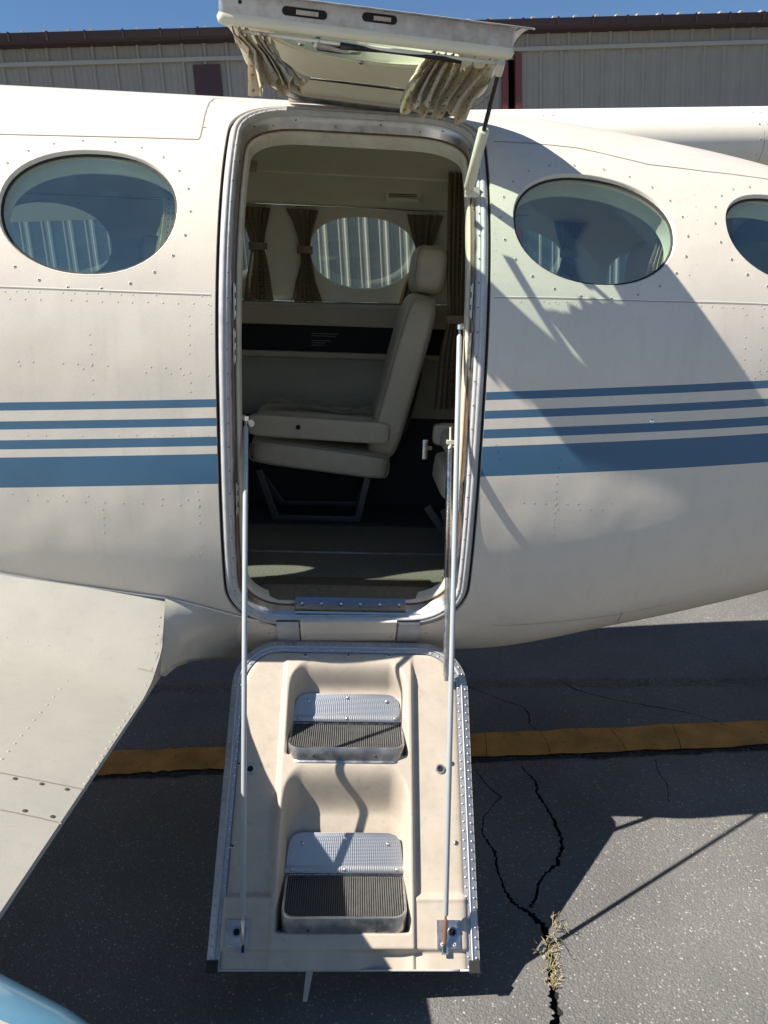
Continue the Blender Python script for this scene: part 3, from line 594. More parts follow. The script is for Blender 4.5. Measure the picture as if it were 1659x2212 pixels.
# screws around the windows (mesh shared)
mb = MB(); dome(mb, (0, 0, 0), (0, 0, 1), .0044, .0006, 10)
for a in (0, math.pi/2): mb.box((0, 0, .0006), (.0023, .0007, .0003), [[math.cos(a), math.sin(a), 0], [-math.sin(a), math.cos(a), 0], [0, 0, 1]], 1)
_s = mb.build('tmp', ['paint', 'dark_screw']); screw_me = _s.data; bpy.data.objects.remove(_s)
mb = MB(); dome(mb, (0, 0, 0), (0, 0, 1), .0046, .0007, 10, 1); _s = mb.build('tmp', ['paint', 'dark_screw']); screw_dark = _s.data; bpy.data.objects.remove(_s)
def put_disc(me, name, p, n, parent, spin=0.0):
    o = bpy.data.objects.new(name, me); COL.objects.link(o); o.parent = parent
    q = Vector([float(c) for c in n]).to_track_quat('Z', 'Y'); o.matrix_local = Matrix.Translation(Vector([float(c) for c in p])) @ q.to_matrix().to_4x4() @ Matrix.Rotation(spin, 4, 'Z'); return o
for w in NEARW[1:]:
    c = w.mean(0); a = ellipse(c[0], c[1], (w[:, 0].max()-c[0])+.030, (w[:, 1].max()-c[1])+.032, 22)
    P, N_ = SX(a[:, 0], a[:, 1], -.0004)
    for p, n in zip(P, N_): put_disc(screw_me, 'window_screw', p, n, fus, random.uniform(0, 1.5))
# panel seams, lap joints and their painted highlights laid on the skin
def seam(pts, w, m, h=.0008, parent=None, far=False, name='panel_seam', sub=14):
    pp = []
    for i in range(len(pts)-1):
        for k in range(sub): pp.append(np.array(pts[i])*(1-k/sub)+np.array(pts[i+1])*k/sub)
    pp.append(np.array(pts[-1])); pp = np.array(pp); L = []; R_ = []
    for i in range(len(pp)):
        t = pp[min(i+1, len(pp)-1)]-pp[max(i-1, 0)]; t /= np.linalg.norm(t)+1e-9; nn = np.array([-t[1], t[0]])*w/2; L.append(pp[i]+nn); R_.append(pp[i]-nn)
    L = np.array(L); R_ = np.array(R_); mb = MB(); mb.strip([SX(L[:, 0], L[:, 1], -h)[0], SX(R_[:, 0], R_[:, 1], -h)[0]], closed=False)
    return mb.build(name, m, parent or fus)
def H2(*p): return hitF(*p)[1]
zs = lambda x, z: (x, s_of_z(z, x))
seam([zs(-2.8, 2.09), zs(-1.1, 2.09), H2(300, 297), H2(425, 301)], .0030, 'seam')
seam([H2(425, 301), H2(430, 300), H2(433, 294), H2(437, 275)], .0030, 'seam', sub=5)
seam([H2(437, 275), H2(445, 240), H2(452, 222), H2(462, 214), H2(482, 212)], .0030, 'seam', sub=5)
seam([H2(437, 275), H2(446, 275)], .0030, 'seam', sub=3)
seam([H2(1066, 306), H2(1250, 320), H2(1400, 355), H2(1520, 370), H2(1658, 387), (2.2, s_of_z(1.9, 2.2))], .0030, 'seam')
seam([zs(-2.8, 1.716), zs(-1.06, 1.716), zs(-.556, 1.714)], .0026, 'lap_highlight'); seam([zs(-2.8, 1.7135), zs(-1.06, 1.7135), zs(-.556, 1.7115)], .0018, 'seam')
seam([zs(.147, 1.731), zs(.54, 1.735), zs(.864, 1.738), zs(2.2, 1.75)], .0026, 'lap_highlight'); seam([zs(.147, 1.7285), zs(.54, 1.7325), zs(.864, 1.7355), zs(2.2, 1.7475)], .0018, 'seam')
seam([H2(1060, 1350), H2(1200, 1343), H2(1330, 1328), H2(1440, 1305)], .0014, 'seam'); seam([H2(1343, 1322), H2(1333, 1344)], .002, 'seam', sub=4)
# rivets: rows on the skin, read off the photograph
mb = MB()
def rivet_row(p0, p1, n, drop=.22, jit=.0006, r=.0024):
    a = np.array(H2(*p0)); b = np.array(H2(*p1))
    for k in range(n):
        if random.random() < drop: continue
        q = a+(b-a)*k/max(1, n-1)+rng.normal(0, jit, 2); P, N_ = SX(q[0], q[1], -.0002); dome(mb, P, N_, r, .00022, 7)
for (p0, p1, n) in [((10, 628), (460, 641), 19), ((20, 645), (450, 657), 14), ((409, 640), (411, 846), 11), ((454, 640), (456, 720), 5), ((192, 700), (196, 765), 4), ((197, 790), (200, 850), 3),
    ((15, 788), (450, 812), 17), ((40, 780), (420, 796), 13), ((20, 940), (450, 940), 12), ((18, 1077), (430, 1092), 11), ((25, 1065), (405, 1078), 8), ((222, 1100), (225, 1150), 4), ((427, 1060), (437, 1210), 10),
    ((170, 1210), (475, 1208), 14), ((395, 1200), (475, 1200), 6), ((460, 1216), (476, 1217), 3),
    ((1100, 651), (1650, 667), 24), ((1165, 655), (1245, 658), 5), ((1500, 420), (1500, 640), 8), ((1612, 680), (1606, 800), 6), ((1645, 660), (1640, 800), 7), ((1630, 815), (1655, 800), 3),
    ((1203, 1028), (1190, 1195), 12), ((1130, 1085), (1320, 1087), 9), ((1180, 1098), (1300, 1100), 6), ((1040, 1207), (1260, 1211), 13), ((1030, 1221), (1250, 1223), 12), ((1215, 960), (1207, 1008), 4),
    ((1068, 448), (1066, 620), 7), ((1075, 470), (1070, 540), 4), ((1040, 985), (1035, 1125), 6), ((1090, 660), (1160, 900), 3), ((1480, 430), (1485, 640), 6), ((1070, 960), (1080, 990), 3)]:
    rivet_row(p0, p1, n)
tag(mb.build('rivet', 'fuselage_paint', fus, smooth=True), kind='stuff')
q = H2(1409, 910); P, N_ = SX(q[0], q[1]); mb = MB(); dome(mb, P, N_, .006, .003, 10); mb.build('static_port', 'chrome', fus, smooth=True)
# door frame rings
def ring(lp, prof, name, m, smooth=True, parent=plane):
    mb = MB(); mb.strip([loop3(lp, o_, d_) for o_, d_ in prof]); return mb.build(name, m, parent, smooth=smooth)
frame = ring(DOOR, [(0, 0), (.0006, .012)], 'door_frame', 'paint')
ring(DOOR, [(.0008, .009), (.006, .010), (.007, .018)], 'gasket', 'rubber', parent=frame)
ring(DOOR, [(.0065, .017), (.007, .006), (.011, .0), (.018, -.0035), (.023, -.0015), (.0245, .002), (.027, .0005), (.031, .001), (.033, .006), (.034, .016)], 'seal', 'seal', parent=frame)
ring(DOOR, [(.0335, .014), (.037, .018), (.0385, .032), (.040, .048)], 'jamb_plate', 'alu', parent=frame)
ring(DOOR, [(.040, .048), (.0415, .0485), (.0425, .055)], 'jamb_gap', 'rust', parent=frame)
ring(DOOR, [(.0425, .054), (.045, .052), (.049, .054), (.052, .060), (.053, .070), (.053, .086)], 'jamb_trim', 'jamb_trim', parent=frame)
mb = MB(); lq = offset_loop(DOOR, .0385); nL = len(lq)
for i in range(0, nL, 2):
    if lq[i][1] > .35 and random.random() < .9 and i % 4 == 0:
        a = SX(lq[i][0], lq[i][1], .026+.012*(i % 8 > 3))[0]; cc = SX(DOOR[:, 0].mean(), .3, .06)[0]; dome(mb, a, cc-a, .0030, .0008, 8)
tag(mb.build('rivet_hole', 'black', frame), kind='stuff')
mb = MB(); lq = offset_loop(DOOR, .0305)
dd = 0
for i in range(nL):
    dd += np.linalg.norm(lq[i]-lq[i-1])
    if dd > .032: dd = 0; P, N_ = SX(lq[i][0], lq[i][1], -.0005); dome(mb, P, N_, .0022, .0006, 6)
tag(mb.build('seal_rivet', 'dark_screw', frame), kind='stuff')
# latch fittings in the side jambs
for px, py in ((499, 655), (503, 750), (510, 1068), (1017, 655), (1012, 760), (1000, 1066)):
    _, (hx, hs) = hitF(px, py, depth=.04); sgn = 1 if hx > -.2 else -1; xx = (DX1-.0405) if sgn > 0 else (DX0+.0405)
    mb = MB(); zc = SX(xx, hs, .036)[0]
    for dz in (-.030, 0, .030): mb.box(zc+np.array([-sgn*.003, 0, dz]), (.004, .007, .009))
    mb.box(zc+np.array([-sgn*.0015, 0, 0]), (.002, .009, .045)); mb.build('latch_fitting', 'steel', frame, bevel=.0015)
# sill plate with bolts, carpet lapped over the sill
pin = SX(-.2, DS0+.054, .10)[0]; pmid = SX(-.2, DS0+.049, .060)[0]; pout = SX(-.2, DS0+.040, .026)[0]
def lap(x0, x1, pts, name, m, nx=12):
    mb = MB(); mb.strip([[(x, p[1], p[2]) for x in np.linspace(x0, x1, nx)] for p in pts], closed=False); return mb.build(name, m, plane, smooth=True, angle=40)
lap(-.46, .05, [np.array([0, pin[1]+.14, ZF+.002]), pin+np.array([0, 0, .012]), pmid+np.array([0, 0, .011]), pmid+np.array([0, -.003, .0])], 'carpet_lap', 'carpet_brown')
sill = lap(-.355, -.035, [pmid+np.array([0, -.001, .002]), pmid+np.array([0, -.003, .0105]), pout+np.array([0, 0, .0085]), pout+np.array([0, -.012, .004]), pout+np.array([0, -.014, -.002])], 'sill_plate', 'polished_steel')
mb = MB()
for k in range(6): dome(mb, (-.335+k*.056, (pmid[1]+pout[1])/2-.006, (pmid[2]+pout[2])/2+.0098), (0, -.35, .93), .0045, .0028, 8)
tag(mb.build('bolt', 'chrome', sill, smooth=True), kind='stuff')
# hinge straps and cover plate below the sill
for a, b in ((597, 645), (861, 907)):
    mb = MB(); p0, q0 = hitF(a, 1340); p1, q1 = hitF(b, 1340); t0 = H2((a+b)/2, 1342)[1]; t1 = H2((a+b)/2, 1383)[1]
    L_ = [SX(np.array([q0[0], q1[0]]), np.array([t, t]), dd)[0] for t, dd in ((t0, -.002), (t0-.012, -.010), ((t0+t1)/2, -.006), (t1+.006, -.014), (t1, -.004))]
    mb.strip(L_, closed=False); mb.build('hinge_strap', 'seal', plane, smooth=True)
    mb = MB(); mb.strip([SX(np.array([q0[0], q1[0]]), np.array([t, t]), -.0012)[0] for t in (t0+.006, t0-.004)], closed=False); mb.build('hinge_slot', 'black', plane)
mb = MB(); q0 = H2(649, 1340); q1 = H2(857, 1340); t0 = q0[1]; t1 = H2(750, 1379)[1]
xs = np.linspace(q0[0], q1[0], 8); mb.strip([SX(xs, np.full(8, t), dd)[0] for t, dd in ((t0, 0), (t0, -.008), ((t0+t1)/2, -.0105), (t1, -.008), (t1, 0))], closed=False)
cov = mb.build('hinge_cover', 'paint', plane)
for px in (659, 843): 
    P, N_ = SX(*H2(px, 1369), -.0095); put_disc(screw_me, 'cover_screw', P, N_, cov)
for px in (582, 920):
    P, N_ = SX(*H2(px, 1367), -.0004); put_disc(screw_me, 'skin_screw', P, N_, fus)

# ------------------------------------------------------------------ cabin interior

s_f = s_of_z(ZF+.02)
OUTL = dense(np.array([(-2.2, s_f), (1.2, s_f), (1.2, S_HI-.08), (-2.2, S_HI-.08)]))
ln = cdt_patch(OUTL, [offset_loop(DOOR, .0525)]+[offset_loop(w, -.003) for w in NEARW], .09, lambda x, s: SX(x, s, .079))
lf = cdt_patch(OUTL, FARW_IN, .09, lambda x, s: SX(x, s, .079, True))
for q in (ln, lf): q[1][:] *= -1
ln = (ln[0], ln[1], ln[2][:, ::-1]); lf = (lf[0], lf[1], lf[2][:, ::-1])
cab = mesh_normals('cabin_lining', [ln, lf], 'lining', plane)
mb = MB(); xs = np.linspace(-2.2, 1.2, 30); a = SX(xs, np.full(30, S_HI-.085), .079)[0]; mb.strip([a, a*np.array([1, -1, 1])], closed=False); mb.build('ceiling_panel', 'lining', plane)
mb = MB(); mb.box((-.85, 0, ZF-.012), (1.3, .56, .012)); floor = mb.build('cabin_floor', 'carpet', plane)
mb = MB(); mb.box((-.2, -.16, ZF+.002), (.6, .004, .003)); mb.build('floor_strip', 'alu_dull', floor)
for bx_, bz_, hy_, hz_ in ((-2.18, 1.5, .52, .58), (1.15, 1.45, .40, .50)):
    mb = MB(); mb.box((bx_, 0, bz_), (.01, hy_, hz_)); mb.build('cabin_bulkhead', 'side_panel', plane)
def rail(p0, p1, r, name, m):
    a = lin_hit(*p0, .090)[0]; b = lin_hit(*p1, .090)[0]; d = b-a; mb = MB(); mb.tube([a-d*1.8, b+d*.45], r, 8); mb.build(name, m, plane, smooth=True); return a, b
ru = rail((525, 437), (960, 457), .0045, 'curtain_rail', 'chrome'); rl = rail((600, 650), (885, 657), .0055, 'curtain_rail', 'chrome')
# lower side wall: beige band, dark pocket with placard, padded ledge
def zat(py, y=.58): return ony(700, py, y)[2]
mb = MB(); mb.box((-.8, .60, (zat(662)+zat(704))/2), (1.35, .02, (zat(662)-zat(704))/2)); mb.build('side_panel', 'side_panel', plane, bevel=.004)
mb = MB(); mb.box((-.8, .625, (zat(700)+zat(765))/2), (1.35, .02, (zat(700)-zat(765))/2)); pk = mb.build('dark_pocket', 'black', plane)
mb = MB(); mb.box((-.8, .585, (zat(762)+zat(772))/2), (1.35, .03, .012)); mb.build('pocket_edge', 'side_panel', plane, bevel=.006)
mb = MB()
for k, w in enumerate((.055, .052, 0, .04, .028, .026)):
    if w: mb.box((-.385+w, .6035, zat(721+k*5, .6)), (w, .001, .0016))
mb.build('placard_print', 'print', pk)
mb = MB()
def ledge(u, v):
    x = -2.1+2.65*u; a = v*math.pi*.62; y = .60-.13*math.sin(a)-.02*v; z = zat(772, .5)-.0-.17*(1-math.cos(a)); return (x, y, z)
mb.grid(ledge, 12, 16); mb.build('padded_ledge', 'ledge', plane, smooth=True)
mb = MB(); mb.box((-.8, .54, 1.08), (1.35, .02, .24)); mb.build('lower_side_panel', 'under_seat_shade', plane)  # near-black wall: shade below the seats put into its colour
mb = MB(); mb.box((-.85, .37, ZF+.003), (1.3, .185, .004)); mb.build('shade_floor_sheet', 'under_seat_shade', floor)  # added dark sheet carrying the under-seat shade in its colour
# air vent on the overhead panel and speaker grille
va = lin_hit(835, 415, .096)[0]; vb = lin_hit(910, 437, .096)[0]; vc = (va+vb)/2
vax = [[1, 0, 0], [0, .75, -.66], [0, .66, .75]]
mb = MB(); hwv = abs(vb[0]-va[0])/2
for sx in (-1, 1): mb.box(vc+np.array([sx*(hwv-.006), 0, 0]), (.006, .006, .022), vax)
for sz in (-1, 1): mb.box(vc+np.array(vax[2])*sz*.018, (hwv, .006, .005), vax)
vent = mb.build('air_vent', 'lining', plane, bevel=.002)
mb = MB(); mb.box(vc+np.array([0, .004, 0]), (hwv-.01, .003, .016), vax); mb.build('vent_back', 'black', vent)
for k in (-1, 0, 1):
    mb = MB(); mb.box(vc+np.array(vax[2])*.0095*k, (hwv-.011, .007, .0022), vax); mb.build('vent_slat', 'chrome', vent)
fa = lin_hit(522, 367, .082)[0]; fb = lin_hit(985, 392, .082)[0]
mb = MB(); mb.tube([fa-(fb-fa)*1.5, fb+(fb-fa)*.3], .004, 6); mb.build('overhead_edge', 'lining', plane)
lp_ = lin_hit(537, 357, .095)[0]; mb = MB(); mb.box(lp_, (.03, .012, .018), vax); rl_ = mb.build('reading_light', 'side_panel', plane, bevel=.004)
mb = MB(); dome(mb, lp_+np.array([-.008, -.014, -.006]), (0, -1, -.3), .009, .007, 10); mb.build('lamp_lens', 'chrome', rl_, smooth=True)

# ------------------------------------------------------------------ upper door (hinged along its top edge, propped open)
Hu = SX(-.2, DS1)[0]; UPHI = math.radians(56.8); UTILT = math.radians(3.8); US0 = s_of_z(1.765)
def urot(p, vec=False):
    p = np.array(p, float); d = p-(0 if vec else Hu); c, s = math.cos(UPHI), math.sin(UPHI)
    y = d[..., 1]*c+d[..., 2]*s; z = -d[..., 1]*s+d[..., 2]*c; x = d[..., 0]
    c2_, s2_ = math.cos(UTILT), math.sin(UTILT); x2 = x*c2_+z*s2_; z2 = -x*s2_+z*c2_
    q = np.stack([x2, y, z2], -1); return q if vec else q+Hu
def UM(x, s, depth=0.0):
    if depth > .02: depth = depth*(1-.72*np.clip((np.asarray(s)-(DS1-.34))/.30, 0, 1)**1.3)
    p, n = SX(x, s, depth); return urot(p), urot(n, True)
def udoor_loop(x0, x1, s0, s1, r):
    lp = rrect(x0, x1, s0, s1, r, .012, n=12, step=.03); return lp
UX0, UX1 = -.495, .118
UL = udoor_loop(UX0, UX1, US0, DS1-.055, .15); ULO = udoor_loop(UX0-.012, UX1+.035, US0-.028, DS1-.003, .17)
UW = ellipse((UX0+UX1)/2, s_of_z(1.915), .208, .142)
upper = mesh_normals('upper_door', [cdt_patch(ULO, [UW], .045, lambda x, s: UM(x, s))], 'paint', plane)
TH = .058
LIN = offset_loop(UL, .012)
li = cdt_patch(LIN, [UW], .045, lambda x, s: UM(x, s, TH)); li[1][:] *= -1; li = (li[0], li[1], li[2][:, ::-1]); mesh_normals('door_liner', [li], 'liner_cream', upper)
def uloop(lp, off, depth): q = offset_loop(lp, off) if off else lp; return UM(q[:, 0], q[:, 1], depth)[0]
mb = MB(); mb.strip([uloop(UL, 0, .004), uloop(UL, 0, TH-.016)]); mb.build('edge_frame', 'alu_dull', upper)
mb = MB(); mb.strip([uloop(UL, 0, TH-.018), uloop(UL, -.004, TH-.010), uloop(UL, -.001, TH), uloop(UL, .008, TH+.004), uloop(UL, .018, TH+.001)]); mb.build('liner_lip', 'liner_cream', upper, smooth=True)
mb = MB(); mb.strip([uloop(ULO, 0, 0), uloop(ULO, .001, .003)]); mb.build('skin_edge', 'alu', upper)
mb = MB(); mb.strip([uloop(ULO, .004, .0025), uloop(ULO, .02, .0025)]); mb.build('skin_flange', 'alu_dull', upper)
mb = MB(); mb.strip([uloop(UW, 0, 0), uloop(UW, .004, .012), uloop(UW, -.012, TH-.01), uloop(UW, -.014, TH+.003)]); mb.build('window_rim', 'liner_cream', upper, smooth=True)
mesh_normals('window_pane', [cdt_patch(offset_loop(UW, .002), [], .05, lambda x, s: UM(x, s, .012))], 'door_glass', upper)
# end-face fittings: latch slots, holes
def uend(x, dn): return UM(np.array([x]), np.array([US0]), dn)[0][0]
ue_n = urot(np.array([0, 0, -1.0]), True); ue_x = urot(np.array([1.0, 0, 0]), True); ue_d = urot(SX(-.2, US0)[1], True)
def on_uend(px, py):
    p0 = uend(-.2, .03); n = np.cross(ue_x, ue_d); n /= np.linalg.norm(n); n = n if n @ (CL-p0) > 0 else -n; return onplane(px, py, p0+n*.001, n), n
def stadium(c, ux, uy, w, h, n, t, name, m, parent, segs=8):
    lp = []
    for sg in (1, -1):
        for k in range(segs+1):
            a = -math.pi/2+math.pi*k/segs; lp.append(c+ux*sg*(w-h+h*math.cos(a))+uy*sg*h*math.sin(a))
    mb = MB(); mb.prism(lp, n*t); return mb.build(name, m, parent)
for (px, py, w) in ((658, 28, .046), (820, 40, .036)):
    p, n = on_uend(px, py); uy = np.cross(n, ue_x); st_ = stadium(p, ue_x, uy, w, .008, n, .0015, 'latch_slot', 'black', upper)
    mb = MB(); mb.box(p+ue_x*.006+n*.0025, (w*.5, .0045, .002), [ue_x, uy, n]); mb.build('latch_pin', 'steel', st_, bevel=.001)
mb = MB()
for (px, py) in ((518, 4), (1067, 70)):
    p, n = on_uend(px, py); dome(mb, p, n, .0038, .001, 8)
tag(mb.build('pin_hole', 'black', upper), kind='stuff')
# curtain track, clips, release handle, wire, trim strip on the liner
def on_liner(px, py, lift=.004):       # nearest point of the liner seen at a pixel
    d = lray(px, py); best = None
    gx, gs = np.meshgrid(np.linspace(UX0, UX1, 120), np.linspace(US0, DS1-.01, 160)); P, N_ = UM(gx.ravel(), gs.ravel(), TH+lift)
    v = P-CL; t = v @ d/(d @ d); e = np.linalg.norm(v-t[:, None]*d, axis=1); i = np.argmin(e); return P[i], -N_[i]
ta, tn = on_liner(520, 54, .012); tb, _ = on_liner(1078, 127, .012)
mb = MB(); mb.tube([ta, (ta+tb)/2, tb], .004, 8); mb.build('curtain_track', 'clip_plastic', upper, smooth=True)
p0, n0 = on_liner(685, 70, .012); p1, _ = on_liner(690, 85, .020); p2, _ = on_liner(745, 104, .022); p3, _ = on_liner(772, 109, .014)
mb = MB(); mb.tube([p0, p1, p2, p3], [.011, .011, .009, .009], 10); hd = mb.build('release_handle', 'alu', upper, smooth=True)
for px, py in ((650, 95), (751, 111), (782, 135)):
    p, n = on_liner(px, py, .003); mb = MB(); dome(mb, p, n, .007, .004, 10); mb.build('liner_screw', 'steel', upper, smooth=True)
for px, py in ((648, 92), (752, 103)):
    p, n = on_liner(px, py, .002); up_ = np.cross(n, ue_x); mb = MB(); mb.box(p, (.008, .020, .001), [ue_x, up_/np.linalg.norm(up_), n]); mb.build('curtain_clip', 'clip_plastic', upper)
wp_ = [on_liner(px, py, .016)[0] for px, py in ((735, 72), (775, 75), (830, 92), (890, 98), (950, 97), (1000, 100))]
mb = MB(); mb.tube(wp_, [.007, .006, .0035, .0035, .0045, .006], 8); mb.build('wire', 'wire_black', upper, smooth=True)
for k, (a, b) in enumerate((((665, 166), (880, 192)), ((665, 170), (880, 196)))):
    pa = [on_liner(a[0]+(b[0]-a[0])*t, a[1]+(b[1]-a[1])*t, .003)[0] for t in np.linspace(0, 1, 6)]; mb = MB(); mb.tube(pa, .0022, 6); mb.build('trim_strip', 'chrome' if k == 0 else 'wire_black', upper, smooth=True)
# hinge leaf on the roof
mb = MB(); lv = [UM(np.array([-.40, .0]), np.array([DS1-.02]*2), -.002)[0], SX(np.array([-.40, .0]), np.array([DS1+.012]*2), -.006)[0], SX(np.array([-.40, .0]), np.array([DS1+.035]*2), -.002)[0]]
mb.strip(lv, closed=False); mb.build('door_hinge', 'paint', upper)
# prop strut
ptop = tb+np.array([.004, -.01, -.01]); pm = ony(1047, 262, -.76); pbm = ony(1012, 408, -.62)
dv = (pbm-ptop); pm = ptop+dv*.47
mb = MB(); mb.tube([ptop, pm+dv*.02], .0052, 12); st1 = mb.build('prop_strut', 'carbon', plane, smooth=True, angle=50)
mb = MB(); mb.tube([pm, pm+dv*.005, pbm-dv*.02, pbm], [.011, .0128, .0128, .009], 16); mb.build('strut_tube', 'strut_cream', st1, smooth=True, angle=50)
mb = MB(); mb.tube([ptop-dv*.03, ptop+dv*.05], .0085, 10); mb.build('strut_end', 'strut_cream', st1, smooth=True, angle=50)
mb = MB(); mb.tube([pbm, pbm+dv*.03], .008, 10); mb.box(pbm+dv*.03+np.array([.012, .004, 0]), (.018, .006, .012)); mb.build('strut_bracket', 'strut_cream', st1, smooth=True, angle=50)

# ------------------------------------------------------------------ lower door with built-in steps
SA = np.array([0, -.56, .775]); SB = np.array([0, -1.125, .125]); EL = (SB-SA)/np.linalg.norm(SB-SA); EN = np.array([0, EL[2], -EL[1]]); EN = EN if EN[2] > 0 else -EN; EX = np.array([1., 0, 0])
def SP(x, l, n=0.0): return np.stack([np.asarray(x, float)+0*np.asarray(l, float), SA[1]+EL[1]*np.asarray(l)+EN[1]*np.asarray(n), SA[2]+EL[2]*np.asarray(l)+EN[2]*np.asarray(n)], -1)
def st(px, py, n=0.0): p = onplane(px, py, SA+EN*n, EN); return float(p[0]), float((p-SA) @ EL)
LB = st(741, 2096)[1]; LT = st(745, 1386)[1]
xl0 = st(447, 2062)[0]; xr0 = st(1036, 2066)[0]
def door_loop(off, bot=0.0, r=.135):
    lp = rrect(xl0+off, xr0-off, -LB+bot, -LT-off, max(.02, r-off), .006, n=12, fix=24); return np.stack([lp[:, 0], -lp[:, 1]], 1)[::-1]   # (x, l)
DOL = door_loop(0)
def shell_n(l): return -(.030+.060*np.sin(math.pi*np.clip((l-LT)/(LB-LT), 0, 1)))
mb = MB(); mb.strip([SP(DOL[:, 0], DOL[:, 1], -.002), SP(DOL[:, 0], DOL[:, 1], shell_n(DOL[:, 1]))])
lower = mb.build('lower_door', 'paint', plane)
q = cdt_patch(DOL[::-1], [], .05, lambda x, l: (SP(x, l, shell_n(l)), np.tile(-EN, (len(x), 1)))); mb = MB(); mb.add(q[0], [tuple(t) for t in q[2]]); mb.build('door_skin', 'paint', lower, smooth=True)
# riveted edge strips with a rubber bulb
W1_ = .034
def band(o0, o1, n0, n1, name, m, sm=False):
    a, b = door_loop(o0), door_loop(o1); mb = MB(); mb.strip([SP(a[:, 0], a[:, 1], n0), SP(b[:, 0], b[:, 1], n1)]); return mb.build(name, m, lower, smooth=sm)
edge = band(0, .015, -.003, .004, 'edge_strip', 'alu_paint'); band(.015, .022, .004, .0015, 'edge_groove', 'alu_dull'); e3 = band(.022, W1_, .0035, .0035, 'inner_strip', 'alu_paint')
mb = MB(); lp = door_loop(.0185); mb.tube(list(SP(lp[:, 0], lp[:, 1], .004))+[SP(lp[0, 0], lp[0, 1], .004)], .0026, 6); mb.build('edge_bead', 'seal', lower, smooth=True)
mb = MB()
for off, nn in ((.0075, .0005), (.028, .0035)):
    lp = door_loop(off); dd = 0
    for i in range(len(lp)):
        a, b = lp[i], lp[(i+1) % len(lp)]; L = np.linalg.norm(b-a)
        if abs(a[1]-LB) < .03 and abs(b[1]-LB) < .03: continue
        while dd < L:
            c = a+(b-a)*dd/L; dome(mb, SP(c[0], c[1], nn), EN, .0036, .0022, 8); dd += .0225
        dd -= L
tag(mb.build('edge_rivet', 'alu_dull', edge, smooth=True), kind='stuff')
for px in (459, 1024):       # black end blocks at the bottom corners
    x, l = st(px, 2083); mb = MB(); mb.box(SP(x, l+.005, .0), (.014, .014, .010), [EX, EL, EN]); mb.build('end_block', 'rubber', lower, bevel=.002)
# moulded liner as one height field
bx0 = st(602, 1700)[0]; bx1 = st(893, 1700)[0]
P1 = (st(626, 1520)[0], st(876, 1520)[0], st(750, 1424)[1], st(750, 1580)[1], st(750, 1634)[1]); P2_ = (st(609, 1790)[0], st(881, 1790)[0], st(746, 1652)[1], st(746, 1915)[1], st(746, 2015)[1])
lBlk0 = st(750, 1432)[1]; lLow = st(745, 1938)[1]; lLip = st(745, 2052)[1]
def sm(a, b, v): t = np.clip((v-a)/(b-a), 0, 1); return t*t*(3-2*t)
def pocket(x, l, P, D, w=.013):
    u = sm(P[0]-.004, P[0]+w, x)*sm(-P[1]-.004, -P[1]+w, -x); v = (l-P[2])/(P[3]-P[2])
    # the top edge is rounded at its corners
    cx = np.minimum(x-P[0], P[1]-x); rnd = np.clip(1-cx/.05, 0, 1)**2*.05; v2 = (l-P[2]-rnd)/(P[3]-P[2])
    g = sm(0, .42, v2)*.75+.25*sm(.1, .9, v2); g = g*(1-sm(P[4]-.006, P[4], l)); return D*u*g
def liner_n(x, l):
    blk = sm(bx0-.006, bx0+.005, x)*sm(-bx1-.005, -bx1+.005, -x)*sm(lBlk0-.03, lBlk0+.05, l)
    n = .020*blk + .002
    low = sm(lLow-.012, lLow+.006, l); n = np.maximum(n, .014*low)
    n = n + .004*np.exp(-((l-lLow)/.008)**2)*(1-blk)
    # right-hand shallow recess bottom shelf and scooped corner pads
    n = n - .010*sm(lLip-.004, lLip+.006, l)
    n = n - .018*np.exp(-(((x-st(840, 2075)[0])/.075)**4))*sm(lLip-.006, lLip+.012, l)
    pc = np.maximum(pocket(x, l, P1, .082), pocket(x, l, P2_, .104)); return n-pc
mb = MB(); LL = door_loop(W1_-.003); lo, hi = LL.min(0), LL.max(0)
nx, nl = 190, 250
gx, gl = np.meshgrid(np.linspace(lo[0], hi[0], nx+1), np.linspace(lo[1], LB-.002, nl+1)); G = np.stack([gx.ravel(), gl.ravel()], 1); ins = inside(LL, G) | (G[:, 1] > LB-.05)
# squeeze grid rows to the rounded outline
for j in range(nl+1):
    l = gl[j, 0]; r = .105; xa, xb = lo[0], hi[0]; dl = r-(l-lo[1])
    if dl > 0: ins_ = r-math.sqrt(max(0, r*r-dl*dl)); xa += ins_; xb -= ins_
    gx[j] = np.linspace(xa, xb, nx+1)
NN = liner_n(gx, gl); edge_d = np.minimum(np.minimum(gx-gx[:, :1], gx[:, -1:]-gx), gl-lo[1]); NN = NN-.006*np.exp(-edge_d/.006)
PP = SP(gx, gl, NN).reshape(-1, 3)
fs = [(j*(nx+1)+i, j*(nx+1)+i+1, (j+1)*(nx+1)+i+1, (j+1)*(nx+1)+i) for j in range(nl) for i in range(nx)]
mb.add(PP, fs); liner = mb.build('step_liner', 'liner_tan', lower, smooth=True)
mb = MB(); bot = [PP[nl*(nx+1)+i] for i in range(nx+1)]; mb.strip([bot, [p-EN*.035+EL*.004 for p in bot]], closed=False); mb.build('liner_bottom', 'liner_tan', lower)
def on_l(px, py, lift=0.0):
    x, l = st(px, py, .005); n = float(liner_n(np.array([x]), np.array([l]))[0]); x, l = st(px, py, n); n = float(liner_n(np.array([x]), np.array([l]))[0]); return SP(x, l, n+lift)
mb = MB(); dome(mb, (0, 0, 0), (0, 0, 1), .0062, .0016, 12); dome(mb, (0, 0, .0012), (0, 0, 1), .0034, .0010, 8, 1); _s = mb.build('tmp', ['steel', 'dark_screw'], smooth=True); grom = _s.data; bpy.data.objects.remove(_s)
